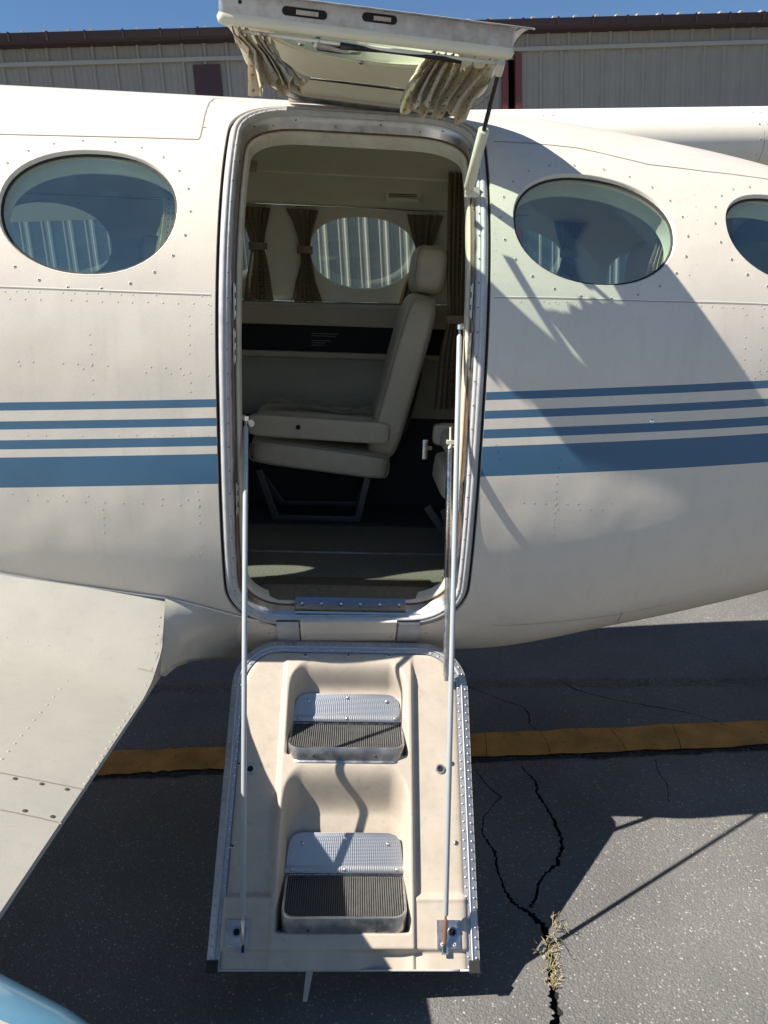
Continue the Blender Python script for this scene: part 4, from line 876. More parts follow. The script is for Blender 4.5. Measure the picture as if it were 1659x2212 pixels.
for px, py in ((660, 1415), (753, 1415), (841, 1415), (502, 1828), (985, 1821), (516, 1650), (977, 1650)): put_disc(grom, 'liner_screw', on_l(px, py, .0005), EN, lower)
for px, py in ((541, 1661), (951, 1661)):
    p = on_l(px, py, .001); mb = MB(); seg = 20; U = EX; V = EL
    rings = [[p+EN*h+r*(math.cos(2*math.pi*k/seg)*U+math.sin(2*math.pi*k/seg)*V) for k in range(seg)] for r, h in ((.0135, 0), (.012, .003), (.0085, .003), (.0075, -.004))]
    mb.strip(rings); gm = mb.build('grommet', 'alu', lower, smooth=True, angle=50); mb = MB(); mb.add([p-EN*.0+EN*.0004+.0085*(math.cos(2*math.pi*k/seg)*U+math.sin(2*math.pi*k/seg)*V) for k in range(seg)], [tuple(range(seg))]); mb.build('grommet_hole', 'black', gm)
# the two steps
def step(back, front, rimy, pxl, pxr, plate_top, nback, plx, prx):
    xb_, lb_ = st(*back, nback); pb = SP(xb_, lb_, nback); zt = pb[2]; pf = onz(*front, zt); yb, yf = pb[1], pf[1]
    x0 = onz(pxl, front[1]-10, zt)[0]; x1 = onz(pxr, front[1]-10, zt)[0]; hz = zt-ony(front[0], rimy, yf)[2]; r = .034
    def outl(ins, n=8):
        a0, a1, b0, b1 = x0+ins, x1-ins, yf+ins, yb
        lp = [(a0, b1), (a0, b0+r-ins)]
        for k in range(1, n): a = math.pi+math.pi/2*k/n; lp.append((a0+(r-ins)+(r-ins)*math.cos(a), b0+(r-ins)+(r-ins)*math.sin(a)))
        lp.append((a0+r-ins, b0)); lp.append((a1-r+ins, b0))
        for k in range(1, n): a = -math.pi/2+math.pi/2*k/n; lp.append((a1-(r-ins)+(r-ins)*math.cos(a), b0+(r-ins)+(r-ins)*math.sin(a)))
        lp += [(a1, b0+r-ins), (a1, b1)]; return lp
    mb = MB(); o1 = outl(0); o2 = outl(.007); o3 = outl(.0015); o4 = outl(-.0035)
    mb.strip([[(x, y, zt-.006) for x, y in outl(.007)], [(x, y, zt) for x, y in o2], [(x, y, zt+.0008) for x, y in o3], [(x, y, zt-.002) for x, y in o1], [(x, y, zt-hz+.004) for x, y in o1], [(x, y, zt-hz) for x, y in o4], [(x, y, zt-hz-.001) for x, y in o3]], closed=False)
    stp = mb.build('folding_step', 'alu', lower, smooth=True, angle=35)
    mb = MB(); mb.add([(x, y, zt-.006) for x, y in o2], [tuple(range(len(o2)))]); mb.add([(x, y, zt-hz) for x, y in o3], [tuple(range(len(o3)))]); mb.build('step_pan', 'rubber', stp)
    mb = MB(); a0, a1 = x0+.0085, x1-.0085; n = 52; w = (a1-a0)/n
    for k in range(n):       # ridged rubber mat: one ridge after another, shortened at the rounded corners
        xc = a0+(k+.5)*w; dx = min(xc-a0, a1-xc); rr = r-.008; ys = yf+.0085+((rr-math.sqrt(max(0, rr*rr-(rr-dx)**2))) if dx < rr else 0)
        hh = .0032+random.uniform(-.0003, .0003)
        mb.prism([(xc-w*.40, ys, zt-.006), (xc-w*.22, ys, zt-.006+hh+.002), (xc+w*.22, ys, zt-.006+hh+.002), (xc+w*.40, ys, zt-.006)], (0, yb-.004-ys, 0))
    tag(mb.build('rubber_mat', 'mat_rubber', stp), kind='stuff')
    for px in (.22, .75):
        mb = MB(); dome(mb, (x0+(x1-x0)*px, yf-.0005, zt-hz*.55), (0, -1, 0), .0042, .0015, 8); mb.build('step_bolt', 'dark_screw', stp)
    # piano hinge
    mb = MB(); kn = 14
    for k in range(kn): mb.tube([(x0+.01+(x1-x0-.02)*(k+.05)/kn, yb+.002, zt-.001), (x0+.01+(x1-x0-.02)*(k+.95)/kn, yb+.002, zt-.001)], .0036 if k % 2 else .0030, 8)
    tag(mb.build('piano_hinge', 'steel', stp, smooth=True, angle=50), kind='stuff')
    # diamond kick plate behind the tread
    pn = nback+.004; l0 = lb_-.004; l1 = st(back[0], plate_top, pn)[1]; xa = st(plx, back[1]-4, pn)[0]; xb2 = st(prx, back[1]-4, pn)[0]; rr = .030
    ll = l0-.018
    def plate(u, v):
        l = ll+(l1-ll)*v; ins = .006+.010*v; d = rr-(l-l1); ins += rr-math.sqrt(max(0, rr*rr-max(0, d)**2)); return SP(xa+ins+(xb2-xa-2*ins)*u, l, pn+.006*v)
    mb = MB(); mb.grid(plate, 20, 14, uvs=(xb2-xa, abs(l1-ll))); pl = mb.build('kick_plate', 'diamond_plate', lower, smooth=True)
    mb = MB(); mb.grid(lambda u, v: SP(xa+(xb2-xa)*u, ll+(l0-ll)*v, pn+.001+.003*(1-(2*v-1)**2)), 20, 6, uvs=(xb2-xa, .02)); lip = mb.build('plate_lip', 'diamond_plate', lower, smooth=True)
    for u in (.07, .5, .93):
        p = SP(xa+(xb2-xa)*u, (ll+l0)/2, pn+.004); mb = MB(); dome(mb, p, EN, .0045, .003, 8); mb.build('plate_rivet', 'alu', lip, smooth=True)
        p = SP(xa+(xb2-xa)*(.5+(u-.5)*.82), ll+(l1-ll)*(.82 if u == .5 else .66), pn+.006); mb = MB(); dome(mb, p, EN, .0045, .003, 8); mb.build('plate_rivet', 'alu', pl, smooth=True)
mat('mat_rubber', (.098, .095, .092), .8, var=.25, vscale=40)
step((752, 1563), (748, 1617), 1646, 622, 874, 1500, -.050, 628, 870)
step((742, 1890), (741, 1984), 2031, 606, 880, 1799, -.066, 611, 876)
mb = MB()      # bristle strip under the lower step
p = onz(740, 2034, .17)
# latch plates at the bottom corners, with eye and clevis
for s_, cx_, rod in ((-1, 512, 525), (1, 969, 960)):
    p = on_l(cx_, 2018, .002); x0 = on_l(cx_-25, 2018)[0]; x1 = on_l(cx_+25, 2018)[0]; lh = (st(cx_, 2050)[1]-st(cx_, 1988)[1])/2
    mb = MB(); mb.box(p, ((x1-x0)/2, lh, .0012), [EX, EL, EN]); tx = on_l(rod, 2018)[0]; mb.box(SP(tx, (p-SA) @ EL+lh+.006, (p-SA) @ EN), (.008, .007, .0012), [EX, EL, EN]); lpz = mb.build('latch_plate', 'alu', lower)
    c = on_l(cx_ if s_ < 0 else cx_+8, 2013, .004); mb = MB(); seg = 16
    mb.strip([[c+EN*h+r*(math.cos(2*math.pi*k/seg)*EX+math.sin(2*math.pi*k/seg)*EL) for k in range(seg)] for r, h in ((.0125, 0), (.0115, .004), (.008, .004), (.007, 0))]); mb.build('latch_eye', 'steel', lpz, smooth=True, angle=45)
    mb = MB(); mb.add([c+EN*.0008+.0075*(math.cos(2*math.pi*k/seg)*EX+math.sin(2*math.pi*k/seg)*EL) for k in range(seg)], [tuple(range(seg))]); mb.box(on_l(rod, 2046, .003), (.0035, .012, .001), [EX, EL, EN]); mb.build('latch_hole', 'black', lpz)
    for ddx, ddy in ((-14, 22), (12, 22)):
        put_disc(screw_me, 'plate_screw', on_l(cx_+ddx, 2018+ddy, .0035), EN, lpz)
# support rods
for s_, top, low, ytop in ((-1, (531, 905), (526, 2040), -.655), (1, (993, 708), (960, 2038), -.66)):
    a = ony(*top, ytop); b = on_l(*low, .012); d = b-a; L = np.linalg.norm(d); d /= L
    mb = MB(); mb.tube([a+d*.018, a+d*.024, b-d*.072, b-d*.068], [.004, .0068, .0068, .005], 14); rod = mb.build('support_rod', 'rod_sleeve', lower, smooth=True, angle=50)
    mb = MB(); mb.tube([a, a+d*.03], .0036, 8); mb.build('rod_tip', 'steel', rod, smooth=True, angle=50); mb = MB(); mb.tube([b-d*.08, b-d*.03], .0026, 8); mb.tube([b-d*.062, b-d*.055, b-d*.02, b], [.003, .0055, .0050, .004], 10); mb.build('rod_end', 'copper' if s_ > 0 else 'steel', rod, smooth=True, angle=50)
    mb = MB(); mb.tube([a+np.array([-s_*0, 0, -.004]), a+np.array([0, 0, .008])], .0085, 12); mb.tube([a+np.array([0, 0, .004]), a+np.array([s_*.035, .012, .004])], .0075, 10); mb.build('rod_bracket', 'chrome', rod, smooth=True, angle=50)
    if s_ < 0: c = a+np.array([.012, .01, -.012]); mb = MB(); mb.tube([c+np.array([0, -.004, 0]), c+np.array([0, .004, 0])], [.010, .010], 14); mb.build('rod_eye', 'steel', rod, smooth=True, angle=50)
# lower gas strut on the aft side
a = ony(973, 966, -.61); b = onplane(964, 1470, SA+EN*.02, EN); d = b-a; L = np.linalg.norm(d); d /= L; m_ = a+d*L*.545
mb = MB(); mb.tube([a, a+d*.003, m_-d*.003, m_], [.010, .0118, .0118, .010], 18); gs_ = mb.build('gas_strut', 'steel', lower, smooth=True, angle=50)
mb = MB(); mb.tube([m_, b-d*.015], .0092, 16); mb.tube([b-d*.015, b], .006, 10); mb.build('strut_sleeve', 'alu_dull', gs_, smooth=True, angle=50)
mb = MB(); mb.tube([a-d*.012, a], .006, 10); mb.box(a-d*.014, (.011, .006, .005)); mb.tube([a-d*.014, a-d*.055], .0034, 8); mb.build('strut_clevis', 'strut_cream', gs_, smooth=True, angle=50)
# door handle lever hanging below the bottom edge
p0 = SP(st(671, 2097)[0], LB-.02, -.02); p1 = ony(655, 2188, p0[1]+.005); dd = (p1-p0); dd /= np.linalg.norm(dd); sx = np.cross(dd, [0, 1, 0]); sx /= np.linalg.norm(sx)
mb = MB(); q0, q1 = p0, p1
mb.prism([q0-sx*.010, q0+sx*.010, q1+sx*.0045, q1+dd*.006, q1-sx*.0045], np.array([0, .006, 0])); mb.build('door_lever', 'seal', lower, bevel=.0012)

# ------------------------------------------------------------------ near wing, root fairing and engine nacelle tail
XTE = -.692
def wtop(x, y):
    c = np.maximum(0, XTE-x); zt = .741+.088*(-y-.90); z = zt+.008+.255*c-.085*c*c+.004*np.exp(-c/.03)*0
    fil = np.clip((y+1.0)/.42, 0, 1.2); return z+.275*fil**2.1
def wbot(x, y): c = np.maximum(0, XTE-x); return .741+.088*(-y-.90)-.02*c-.06*c*(1-np.clip(c/1.6, 0, 1))-.002
mb = MB(); mb.grid(lambda u, v: (XTE-1.9*u**1.15, -.50-4.8*v**1.25, float(wtop(XTE-1.9*u**1.15, -.50-4.8*v**1.25))), 60, 70)
mb.grid(lambda u, v: (XTE-1.9*u, -.50-4.8*v, float(wbot(XTE-1.9*u, -.50-4.8*v))), 30, 30)
ys = np.linspace(-.5, -5.3, 60); mb.strip([[(XTE, y, float(wtop(XTE, y))) for y in ys], [(XTE+.004, y, float((wtop(XTE, y)+wbot(XTE, y))/2)) for y in ys], [(XTE, y, float(wbot(XTE, y))) for y in ys]], closed=False)
mb.strip([[(XTE-1.9, y, float(wtop(XTE-1.9, y))) for y in ys], [(XTE-1.9, y, float(wbot(XTE-1.9, y))) for y in ys]], closed=False)
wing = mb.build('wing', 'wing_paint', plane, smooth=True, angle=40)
def onwing(px, py):
    d = lray(px, py); t = np.linspace(.5, 5, 8000); P = CL+d*t[:, None]; i = np.argmax(P[:, 2] < wtop(P[:, 0], P[:, 1])); return P[i]
def wingstrip(pts, w, m, name, lift=.0008, sub=10):
    W = [onwing(*p) for p in pts]; pp = []
    for i in range(len(W)-1): pp += [W[i]*(1-k/sub)+W[i+1]*k/sub for k in range(sub)]
    pp.append(W[-1]); A = []; B = []
    for i in range(len(pp)):
        t = pp[min(i+1, len(pp)-1)]-pp[max(0, i-1)]; t /= np.linalg.norm(t)+1e-9; n = np.array([-t[1], t[0], 0])*w/2
        for lst, q in ((A, pp[i]+n), (B, pp[i]-n)): lst.append((q[0], q[1], float(wtop(q[0], q[1]))+lift))
    mb = MB(); mb.strip([A, B], closed=False); return mb.build(name, m, wing)
def c8(zx, zy): return (zx*.4791, 1152+zy*.4791)
wingstrip([c8(-60, 1066), c8(0, 1080), c8(200, 1120), c8(378, 1154)], .0028, 'seam', 'panel_seam'); wingstrip([c8(-60, 1236), c8(0, 1247), c8(170, 1282), c8(262, 1304), c8(276, 1312)], .0028, 'seam', 'panel_seam')
wingstrip([c8(756, 284), c8(748, 340), c8(735, 440), c8(715, 540), c8(683, 622)], .0028, 'seam', 'panel_seam'); wingstrip([c8(623, 610), c8(683, 624), c8(700, 631)], .0028, 'seam', 'panel_seam')
mb = MB()
def wriv(p0, p1, n, r=.0036):
    for k in range(n):
        q = onwing(p0[0]+(p1[0]-p0[0])*k/(n-1), p0[1]+(p1[1]-p0[1])*k/(n-1)); dome(mb, (q[0], q[1], float(wtop(q[0], q[1]))), (.15, .08, 1), r, .0012, 7)
wriv(c8(676, 655), c8(383, 1130), 16, .0042); wriv(c8(358, 597), c8(8, 1018), 13, .0034); wriv(c8(722, 378), c8(697, 536), 5); wriv(c8(500, 560), c8(30, 470), 6, .003)
tag(mb.build('rivet', 'wing_paint', wing, smooth=True), kind='stuff')
for z_ in ((68, 1107), (188, 1131), (302, 1155), (112, 1252), (237, 1278)):
    q = onwing(*c8(*z_)); put_disc(screw_dark, 'wing_screw', (q[0], q[1], float(wtop(q[0], q[1]))+.0006), (.15, .08, 1), wing)
# light lap edge where the fairing meets the fuselage
seam([H2(-60, 1226), H2(2, 1236), H2(120, 1256), H2(250, 1275), H2(362, 1290)], .006, 'lap_highlight', h=.004, name='fairing_edge'); seam([H2(362, 1290), H2(430, 1306), H2(500, 1325), H2(560, 1340)], .006, 'lap_highlight', h=.004, name='fairing_edge')
# fairing aft of the trailing edge
up_px = [(358, 1288), (400, 1300), (450, 1312), (500, 1325), (540, 1335), (575, 1346), (600, 1354)]; lo_px = [(346, 1458), (372, 1437), (405, 1425), (450, 1420), (500, 1418), (545, 1414), (600, 1405)]
UPc = [hitF(*p)[0] for p in up_px]; zl = [.750, .735, .71, .68, .645, .62, .60]; LOc = [onz(*p, z) for p, z in zip(lo_px, zl)]
UPc = [wt for wt in UPc]
mb = MB()
def fair(u, v):
    k = u*(len(UPc)-1); i = min(int(k), len(UPc)-2); f = k-i; a = UPc[i]*(1-f)+UPc[i+1]*f; b = LOc[i]*(1-f)+LOc[i+1]*f
    mid = (a+b)/2+np.array([0, .004, .004])*(1-u*.6); return a*(1-v)**2+2*mid*v*(1-v)+b*v*v+np.array([0, -.003, .002])
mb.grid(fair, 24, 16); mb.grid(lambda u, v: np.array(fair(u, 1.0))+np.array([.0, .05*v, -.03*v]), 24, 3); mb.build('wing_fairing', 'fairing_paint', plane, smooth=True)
# nacelle tail
mb = MB(); NY, NZ = -2.17, .86
nxs = [-2.4, -1.6, -1.0, -.75, -.62, -.5, -.42, -.36, -.31, -.28]; nrs = [.39, .38, .335, .290, .250, .195, .148, .103, .056, .008]
lps = []
for x, r in zip(nxs, nrs): lps.append([(x, NY+r*math.sin(a), NZ+(x+1)*0+r*.62*math.cos(a)) for a in np.linspace(0, 2*math.pi, 40, endpoint=False)])
mb.strip(lps); nac = mb.build('engine_nacelle', 'paint', plane, smooth=True)
mb = MB()
st_ang = [(math.radians(a)) for a in np.linspace(30, 100, 16)]
mb.strip([[(x, NY+(r+.0012)*math.sin(a), NZ+(r+.0012)*.62*math.cos(a)) for x, r in zip(nxs, nrs)] for a in st_ang], closed=False); mb.build('nacelle_stripe', 'blue_gloss', nac, smooth=True)

# ------------------------------------------------------------------ seats
def cushion(c, h, ax, e=.30, nu=40, nv=24):
    c = np.array(c, float); A = np.array(ax, float); mb = MB(); sg = lambda v: math.copysign(abs(v)**e, v)
    rows = []
    for j in range(1, nv):
        ph = -math.pi/2+math.pi*j/nv
        rows.append([c+A[0]*h[0]*sg(math.cos(ph))*sg(math.cos(t))+A[1]*h[1]*sg(math.sin(ph))+A[2]*h[2]*sg(math.cos(ph))*sg(math.sin(t)) for t in np.linspace(0, 2*math.pi, nu, endpoint=False)])
    mb.strip(rows); b0 = list(range(nu)); mb.f.append(tuple(b0)); mb.mi.append(0); L_ = len(mb.v); mb.f.append(tuple(range(L_-nu, L_))); mb.mi.append(0); return mb
def axes2(d): d = np.array([d[0], 0, d[2]]); d /= np.linalg.norm(d); return [d, np.array([0, 1., 0]), np.array([-d[2], 0, d[0]])]
YN = .10
def build_seat():
    base = np.array([-.34, .33, ZF]); t = thing('cabin_seat', 'taupe leather cabin seat facing the nose, seen through the open door', 'seat', base, 'cabin seats'); B = dict(base=base)
    a = ony(560, 975, YN); b = ony(843, 1013, YN); ax = axes2(b-a); c = (a+b)/2+np.array([-.02, .225, 0]); hl = np.linalg.norm(b-a)/2+.02
    cushion(c, (hl, .225, .052), ax, .28).build('seat_cushion', 'leather', t, smooth=True, **B)
    a2 = ony(548, 918, YN-.02); b2 = ony(840, 938, YN-.02); ax2 = axes2(b2-a2)
    for yy in (0, .44):
        arm = cushion((a2+b2)/2+np.array([-.01, .025+yy, 0]), (np.linalg.norm(b2-a2)/2+.012, .030, .040), ax2, .26).build('armrest', 'leather', t, smooth=True, **B)
    p = ony(644, 923, YN-.028); mb = MB(); mb.tube([p+np.array([0, -.0015, 0]), p+np.array([0, .01, 0])], .0085, 14); mb.build('recline_button', 'black', t, **B)
    a3 = ony(822, 985, YN+.02); b3 = ony(918, 645, YN+.02); axb = axes2(b3-a3); cb = (a3+b3)/2+np.array([0, .20, 0]); bk = cushion(cb, (np.linalg.norm(b3-a3)/2+.015, .215, .064), axb, .36).build('backrest', 'leather', t, smooth=True, **B)
    mb = MB(); q = []                                   # piping round the near side of the backrest
    for k in range(61):
        w = 2*math.pi*k/60; sg = lambda v: math.copysign(abs(v)**.36, v); q.append(cb+np.array(axb[0])*(np.linalg.norm(b3-a3)/2-.004)*sg(math.cos(w))+np.array(axb[2])*.048*sg(math.sin(w))+np.array([0, -.213, 0]))
    mb.tube(q, .0022, 6, caps=False); mb.build('piping', 'piping', bk, smooth=True, **B)
    hc = ony(933, 580, YN+.03)+np.array([0, .19, 0]); axh = axes2(np.array(axb[0])+np.array([-.15, 0, .1])); hr = cushion(hc, (.086, .15, .064), axh, .48).build('headrest', 'leather', t, smooth=True, **B)
    for yy in (.13, .25): mb = MB(); mb.tube([hc+np.array([-.015, yy-.19, -.14]), hc+np.array([0, yy-.19, -.02])], .006, 8); mb.build('headrest_post', 'steel', t, smooth=True, **B)
    mb = MB(); mb.grid(lambda u, v: cb+np.array(axb[0])*(-.20+.26*u)+np.array(axb[2])*(-.064-.012*math.sin(math.pi*u))+np.array([0, -.17+.34*v, 0]), 10, 10); mb.build('seat_pocket', 'leather', t, smooth=True, **B)
    for yy in (.24, .48):
        A0 = ony(560, 1018, yy); A1 = onz(600, 1108, ZF+.015); A1 = np.array([A1[0], yy, ZF+.012]); C0 = ony(793, 1036, yy); C1 = np.array([ony(772, 1120, yy)[0], yy, ZF+.012])
        if yy > .3: A1[0] += .0; C1[0] += .0
        for q0, q1, nm in ((A0, A1, 'leg'), (C0, C1, 'leg'), (A1, C1, 'floor_rail')):
            d = (q1-q0)/np.linalg.norm(q1-q0); w = np.cross(d, [0, 1, 0]); mb = MB(); mb.box((q0+q1)/2, (np.linalg.norm(q1-q0)/2+.008, .010, .013), [d, [0, 1, 0], w]); mb.build(nm, 'leg_metal', t, bevel=.002, **B)
    def pipe(cc, axx, hx, hz, e, yo, par):
        q = []; sg = lambda v: math.copysign(abs(v)**e, v)
        for k in range(49):
            w = 2*math.pi*k/48; q.append(np.array(cc)+np.array(axx[0])*hx*sg(math.cos(w))+np.array(axx[2])*hz*sg(math.sin(w))+np.array([0, yo, 0]))
        mb = MB(); mb.tube(q, .0022, 6, caps=False); mb.build('piping', 'piping', par, smooth=True, **B)
    pipe(c, ax, hl-.006, .040, .28, -.222, t); pipe(hc, axh, .078, .052, .48, -.135, hr)
    # seat belts lying across the cushion
    for (p0, p1, wd_, ph_) in (((575, 868), (800, 886), .05, 0.0), ((600, 852), (806, 868), .045, 2.0), ((560, 884), (700, 892), .05, 4.0)):
        q0 = ony(*p0, YN+.13+.04*ph_/2); q1 = ony(*p1, YN+.13+.04*ph_/2); mb = MB()
        mb.grid(lambda u, v: q0+(q1-q0)*u+np.array([0, wd_*(v-.5), .010*math.sin(7*u+ph_)+.006*math.sin(15*u+ph_)+.008*(v-.5)]), 28, 4); mb.build('seat_belt', 'piping', t, smooth=True, **B)
    cushion((ony(600, 880, YN+.2)+ony(800, 895, YN+.2))/2+np.array([-.02, .02, -.03]), (.235, .16, .035), ax2, .4).build('seat_pad', 'leather', t, smooth=True, **B)
    return t
seat = build_seat()
def copy_tree(o, parent=None):
    c = o.copy(); COL.objects.link(c); c.parent = parent
    for ch in list(o.children): copy_tree(ch, c)
    return c
for dx, dy, lab in ((-.98, 0, 'cabin seat behind the big oval window ahead of the door'), (.66, -.56, 'cabin seat aft of the door, half hidden by the right door jamb'), (.93, 0, 'cabin seat on the far side aft of the dotted divider curtain')):
    c = copy_tree(seat); c.matrix_world = PF @ Matrix.Translation(Vector((-.34+dx, .33+dy, ZF))); c['label'] = lab
ancp = ony(918, 971, -.25); mb = MB(); mb.box(ancp, (.008, .004, .032)); mb.box(ancp+np.array([.012, .003, .004]), (.010, .003, .006)); mb.build('belt_anchor', 'chrome', plane, bevel=.0015)

# ------------------------------------------------------------------ curtains
def curtain(label, rows, place, folds, amp, name='window_curtain', group=None, tie=None, sub=7, rag=0.0, uvw=None, fold_dir=None, seed=0, cloth='fabric'):
    rr = np.random.default_rng(seed); R0 = [(np.array(place(*a)), np.array(place(*b)), m) for a, b, m in rows]; nv = (len(rows)-1)*sub; nu = folds*10
    base = (R0[0][0]+R0[0][1])/2; base = np.array([base[0], base[1], min(min(a[2], b[2]) for a, b, _ in R0)]); ph = rr.uniform(0, 6.28, 4)
    def at(v):
        k = v*(len(R0)-1); i = min(int(k), len(R0)-2); f = k-i; f = f*f*(3-2*f)*.5+f*.5
        return R0[i][0]*(1-f)+R0[i+1][0]*f, R0[i][1]*(1-f)+R0[i+1][1]*f, R0[i][2]*(1-f)+R0[i+1][2]*f
    def fn(u, v):
        a, b, m = at(v); d = b-a; L_ = np.linalg.norm(d); d = d/(L_+1e-9); n = np.array([0, -1.0, 0]) if fold_dir is None else np.array(fold_dir, float)
        w = 2*math.pi*folds*(u+.06*math.sin(5*u+ph[0])+.03*math.sin(3*v+7*u+ph[3])); p = a+(b-a)*u
        p = p+n*amp*m*(math.sin(w+ph[1])+.35*math.sin(2.3*w+ph[2]+2*v))+d*amp*.5*m*math.cos(w+ph[1]+1.0)
        if rag and v > .8: p = p+np.array([0, 0, 1.0])*rag*(math.sin(w*.5+ph[2])+.5*math.sin(w+ph[0]))*(v-.8)/.2
        return p
    tot = sum(np.linalg.norm((R0[i+1][0]+R0[i+1][1]-R0[i][0]-R0[i][1])/2) for i in range(len(R0)-1)); wid = uvw or max(np.linalg.norm(b-a) for a, b, _ in R0)*2.2
    t = thing(name, label, 'curtain', base, group); mb = MB(); mb.grid(fn, nu, nv, uvs=(wid, tot)); mb.build('cloth', cloth, t, smooth=True, base=base)
    if tie is not None:
        v0 = tie; a, b, m = at(v0); cc = (a+b)/2; hw_ = np.linalg.norm(b-a)/2+.012; mb = MB(); seg = 24
        dirx = (b-a)/np.linalg.norm(b-a)
        mb.strip([[cc+dirx*hw_*math.cos(w)+np.array([0, -1, 0])*(.022+amp*.6)*math.sin(w)+np.array([0, 0, h]) for w in np.linspace(0, 2*math.pi, seg, endpoint=False)] for h in (-.014, -.012, .012, .014)]); mb.build('tie_band', 'fabric_plain', t, smooth=True, base=base)
    return t
far_p = lambda px, py: lin_hit(px, py, .105)[0]
def wc(label, xs, seed, tie=.47): 
    rows = [((a, 446+.046*(a-525)), (b, 446+.046*(b-525)), m) if k == 0 else ((a, y), (b, y), m) for k, (y, a, b, m) in enumerate(xs)]
    return curtain(label, rows, far_p, 5, .012, cloth='fabric_shaded', tie=tie, seed=seed, group='curtains tied back at the far cabin windows')
wc('backlit brown dotted curtain tied at the waist beside the left door jamb, cabin far side', [(446, 516, 588, 1), (470, 520, 582, 1), (505, 534, 574, .8), (532, 545, 570, .6), (560, 540, 577, .8), (600, 531, 584, 1), (648, 524, 591, 1.1)], 1, .5)
wc('backlit brown dotted curtain tied at the waist, left of the oval window facing the door', [(450, 614, 686, 1), (475, 626, 684, 1), (510, 640, 676, .8), (540, 648, 669, .6), (568, 646, 674, .8), (605, 638, 684, 1), (652, 630, 696, 1.1)], 2, .5)
wc('backlit brown dotted curtain tied at the waist, behind the seat headrest', [(461, 880, 953, 1), (485, 884, 948, 1), (520, 896, 936, .8), (545, 902, 926, .6), (575, 894, 920, .8), (610, 880, 915, 1), (657, 864, 912, 1.1)], 3, .5)
wc('backlit brown dotted curtain tied at the waist, seen through the oval window aft of the door', [(466, 1196, 1270, 1), (488, 1200, 1264, 1), (520, 1206, 1246, .8), (548, 1214, 1238, .6), (575, 1208, 1244, .8), (610, 1198, 1252, 1), (662, 1190, 1262, 1.1)], 4, .5)
near_p = lambda px, py: hitF(px, py, depth=.105)[0]
curtain('pale dotted curtain gathered at the aft edge of the large oval window', [((352, 372), (392, 372), 1), ((350, 400), (392, 400), 1), ((352, 450), (384, 450), .7), ((344, 510), (386, 510), .9), ((328, 590), (384, 590), 1)], near_p, 4, .008, seed=5, group='curtains at the near cabin windows')
curtain('pale dotted curtain with a tie band in the oval window aft of the door', [((1396, 418), (1452, 418), 1), ((1402, 438), (1458, 438), 1), ((1414, 465), (1458, 465), .8), ((1424, 497), (1452, 497), .6), ((1416, 530), (1454, 530), .8), ((1400, 570), (1452, 570), 1), ((1380, 640), (1450, 640), 1.1)], near_p, 5, .008, tie=.5, seed=6, group='curtains at the near cabin windows')
curtain('long dotted cabin divider curtain hanging behind the right door jamb', [((965, 372), (1030, 372), 1), ((962, 480), (1026, 480), 1), ((962, 600), (1022, 600), 1), ((966, 690), (1014, 690), .7), ((950, 760), (1016, 760), 1), ((938, 884), (1020, 884), 1.1)], lambda px, py: ony(px, py, .22), 5, .016, name='divider_curtain', cloth='fabric_shaded', tie=.6, seed=7, uvw=.42)
yc_ = float(ta[1])+.025
dp = lambda px, py: ony(px, py, yc_)
curtain('bunched dotted curtain dangling from the left end of the raised door panel', [((506, 62), (586, 92), 1), ((512, 88), (594, 112), 1.1), ((545, 118), (606, 132), .8), ((545, 150), (634, 152), 1.0), ((545, 192), (668, 184), 1.1)], dp, 6, .026, name='door_curtain', seed=8, rag=.012, uvw=.34, fold_dir=(.25, -1, .1), group='curtains bunched on the raised upper door')
curtain('bunched dotted curtain dangling from the strut end of the raised door panel', [((930, 120), (1066, 142), 1), ((908, 142), (1060, 166), 1.1), ((892, 172), (1038, 192), 1.0), ((876, 204), (1016, 222), 1.0), ((866, 228), (1000, 250), 1.2)], dp, 7, .026, name='door_curtain', seed=9, rag=.012, uvw=.42, fold_dir=(.3, -1, .1), group='curtains bunched on the raised upper door')

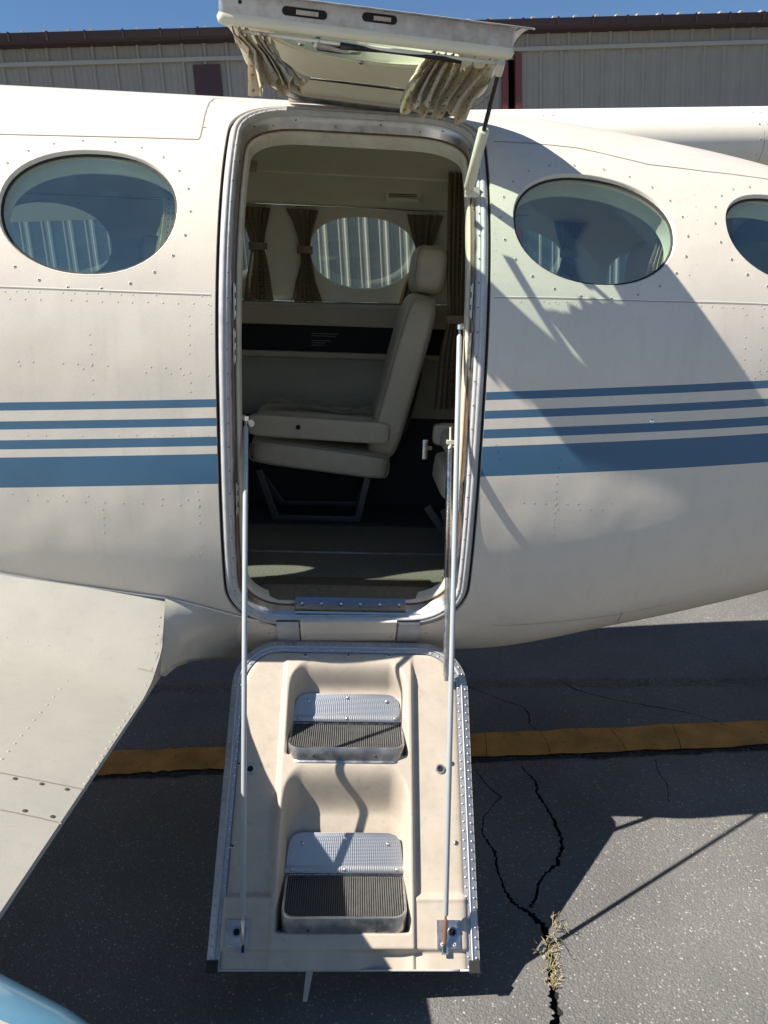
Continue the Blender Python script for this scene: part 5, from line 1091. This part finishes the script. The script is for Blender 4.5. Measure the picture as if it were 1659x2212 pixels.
# ------------------------------------------------------------------ weeds and stones in the crack
def weed(px, py, n, hmax, spread, label, green=.25, seed=0):
    rr = random.Random(seed); g = gnd(px, py); e = bpy.data.objects.new('dry_weed', None); COL.objects.link(e); e.location = (g[0], g[1], 0); tag(e, label, 'weed', 'dry weeds growing in the asphalt crack')
    for nm, m, cnt in (('dry_stems', 'straw', int(n*(1-green))), ('green_blades', 'weed_green', int(n*green))):
        mb = MB()
        for _ in range(cnt):
            a = rr.uniform(0, 6.28); L_ = hmax*rr.uniform(.35, 1); x0, y0 = rr.gauss(0, spread*.25), rr.gauss(0, spread); lean = rr.uniform(.2, 1.2); pts = []; b = rr.uniform(-.8, .8)
            for k in range(6):
                t = k/5; r_h = L_*t*math.sin(lean*t+.15); pts.append(np.array([x0+math.cos(a+b*t)*r_h, y0+math.sin(a+b*t)*r_h, -.01+L_*t*math.cos(lean*t)]))
            mb.tube(pts, [.0011, .0011, .0010, .0009, .0008, .0004], 4, caps=False)
            if rr.random() < .5:
                for q in range(5):
                    c = pts[3]+(pts[5]-pts[3])*q/4; dd = np.array([rr.gauss(0, 1), rr.gauss(0, 1), rr.uniform(.2, 1)])*.006; mb.tube([c, c+dd*.6, c+dd], [.0006, .0012, .0003], 4, caps=False)
        tag(mb.build(nm, m, e), kind='stuff')
    return e
weed(1187, 2052, 18, .045, .022, 'dry straw weed with seed heads at the shadow edge of the crack', .12, 3)
weed(1186, 2086, 24, .04, .025, 'low tangled weed with green blades in the crack', .35, 4)
weed(1196, 2010, 8, .12, .01, 'single tall seed stalk leaning out of the crack', .1, 5)
weed(1194, 2118, 16, .03, .022, 'flattened dry grass at the open end of the crack', .1, 6)
mb = MB(); 
for k, (px, py, r) in enumerate(((1172, 2052, .011), (1176, 2070, .007))):
    g = gnd(px, py); bm = bmesh.new(); bmesh.ops.create_icosphere(bm, subdivisions=2, radius=r)
    for v in bm.verts: v.co *= 1+random.uniform(-.22, .22); v.co.z *= .7
    me = bpy.data.meshes.new('pebble'); bm.to_mesh(me); bm.free(); me.materials.append(MATS['stone']); o = bpy.data.objects.new('pebble', me); COL.objects.link(o); o.location = (g[0], g[1], r*.45); o.rotation_euler = (0, 0, k*1.3)
    tag(o, ('larger pale pebble lodged at the shadow edge beside the dry weed', 'smaller grey pebble lodged just in front of the larger one')[k], 'pebble', 'pebbles by the crack')
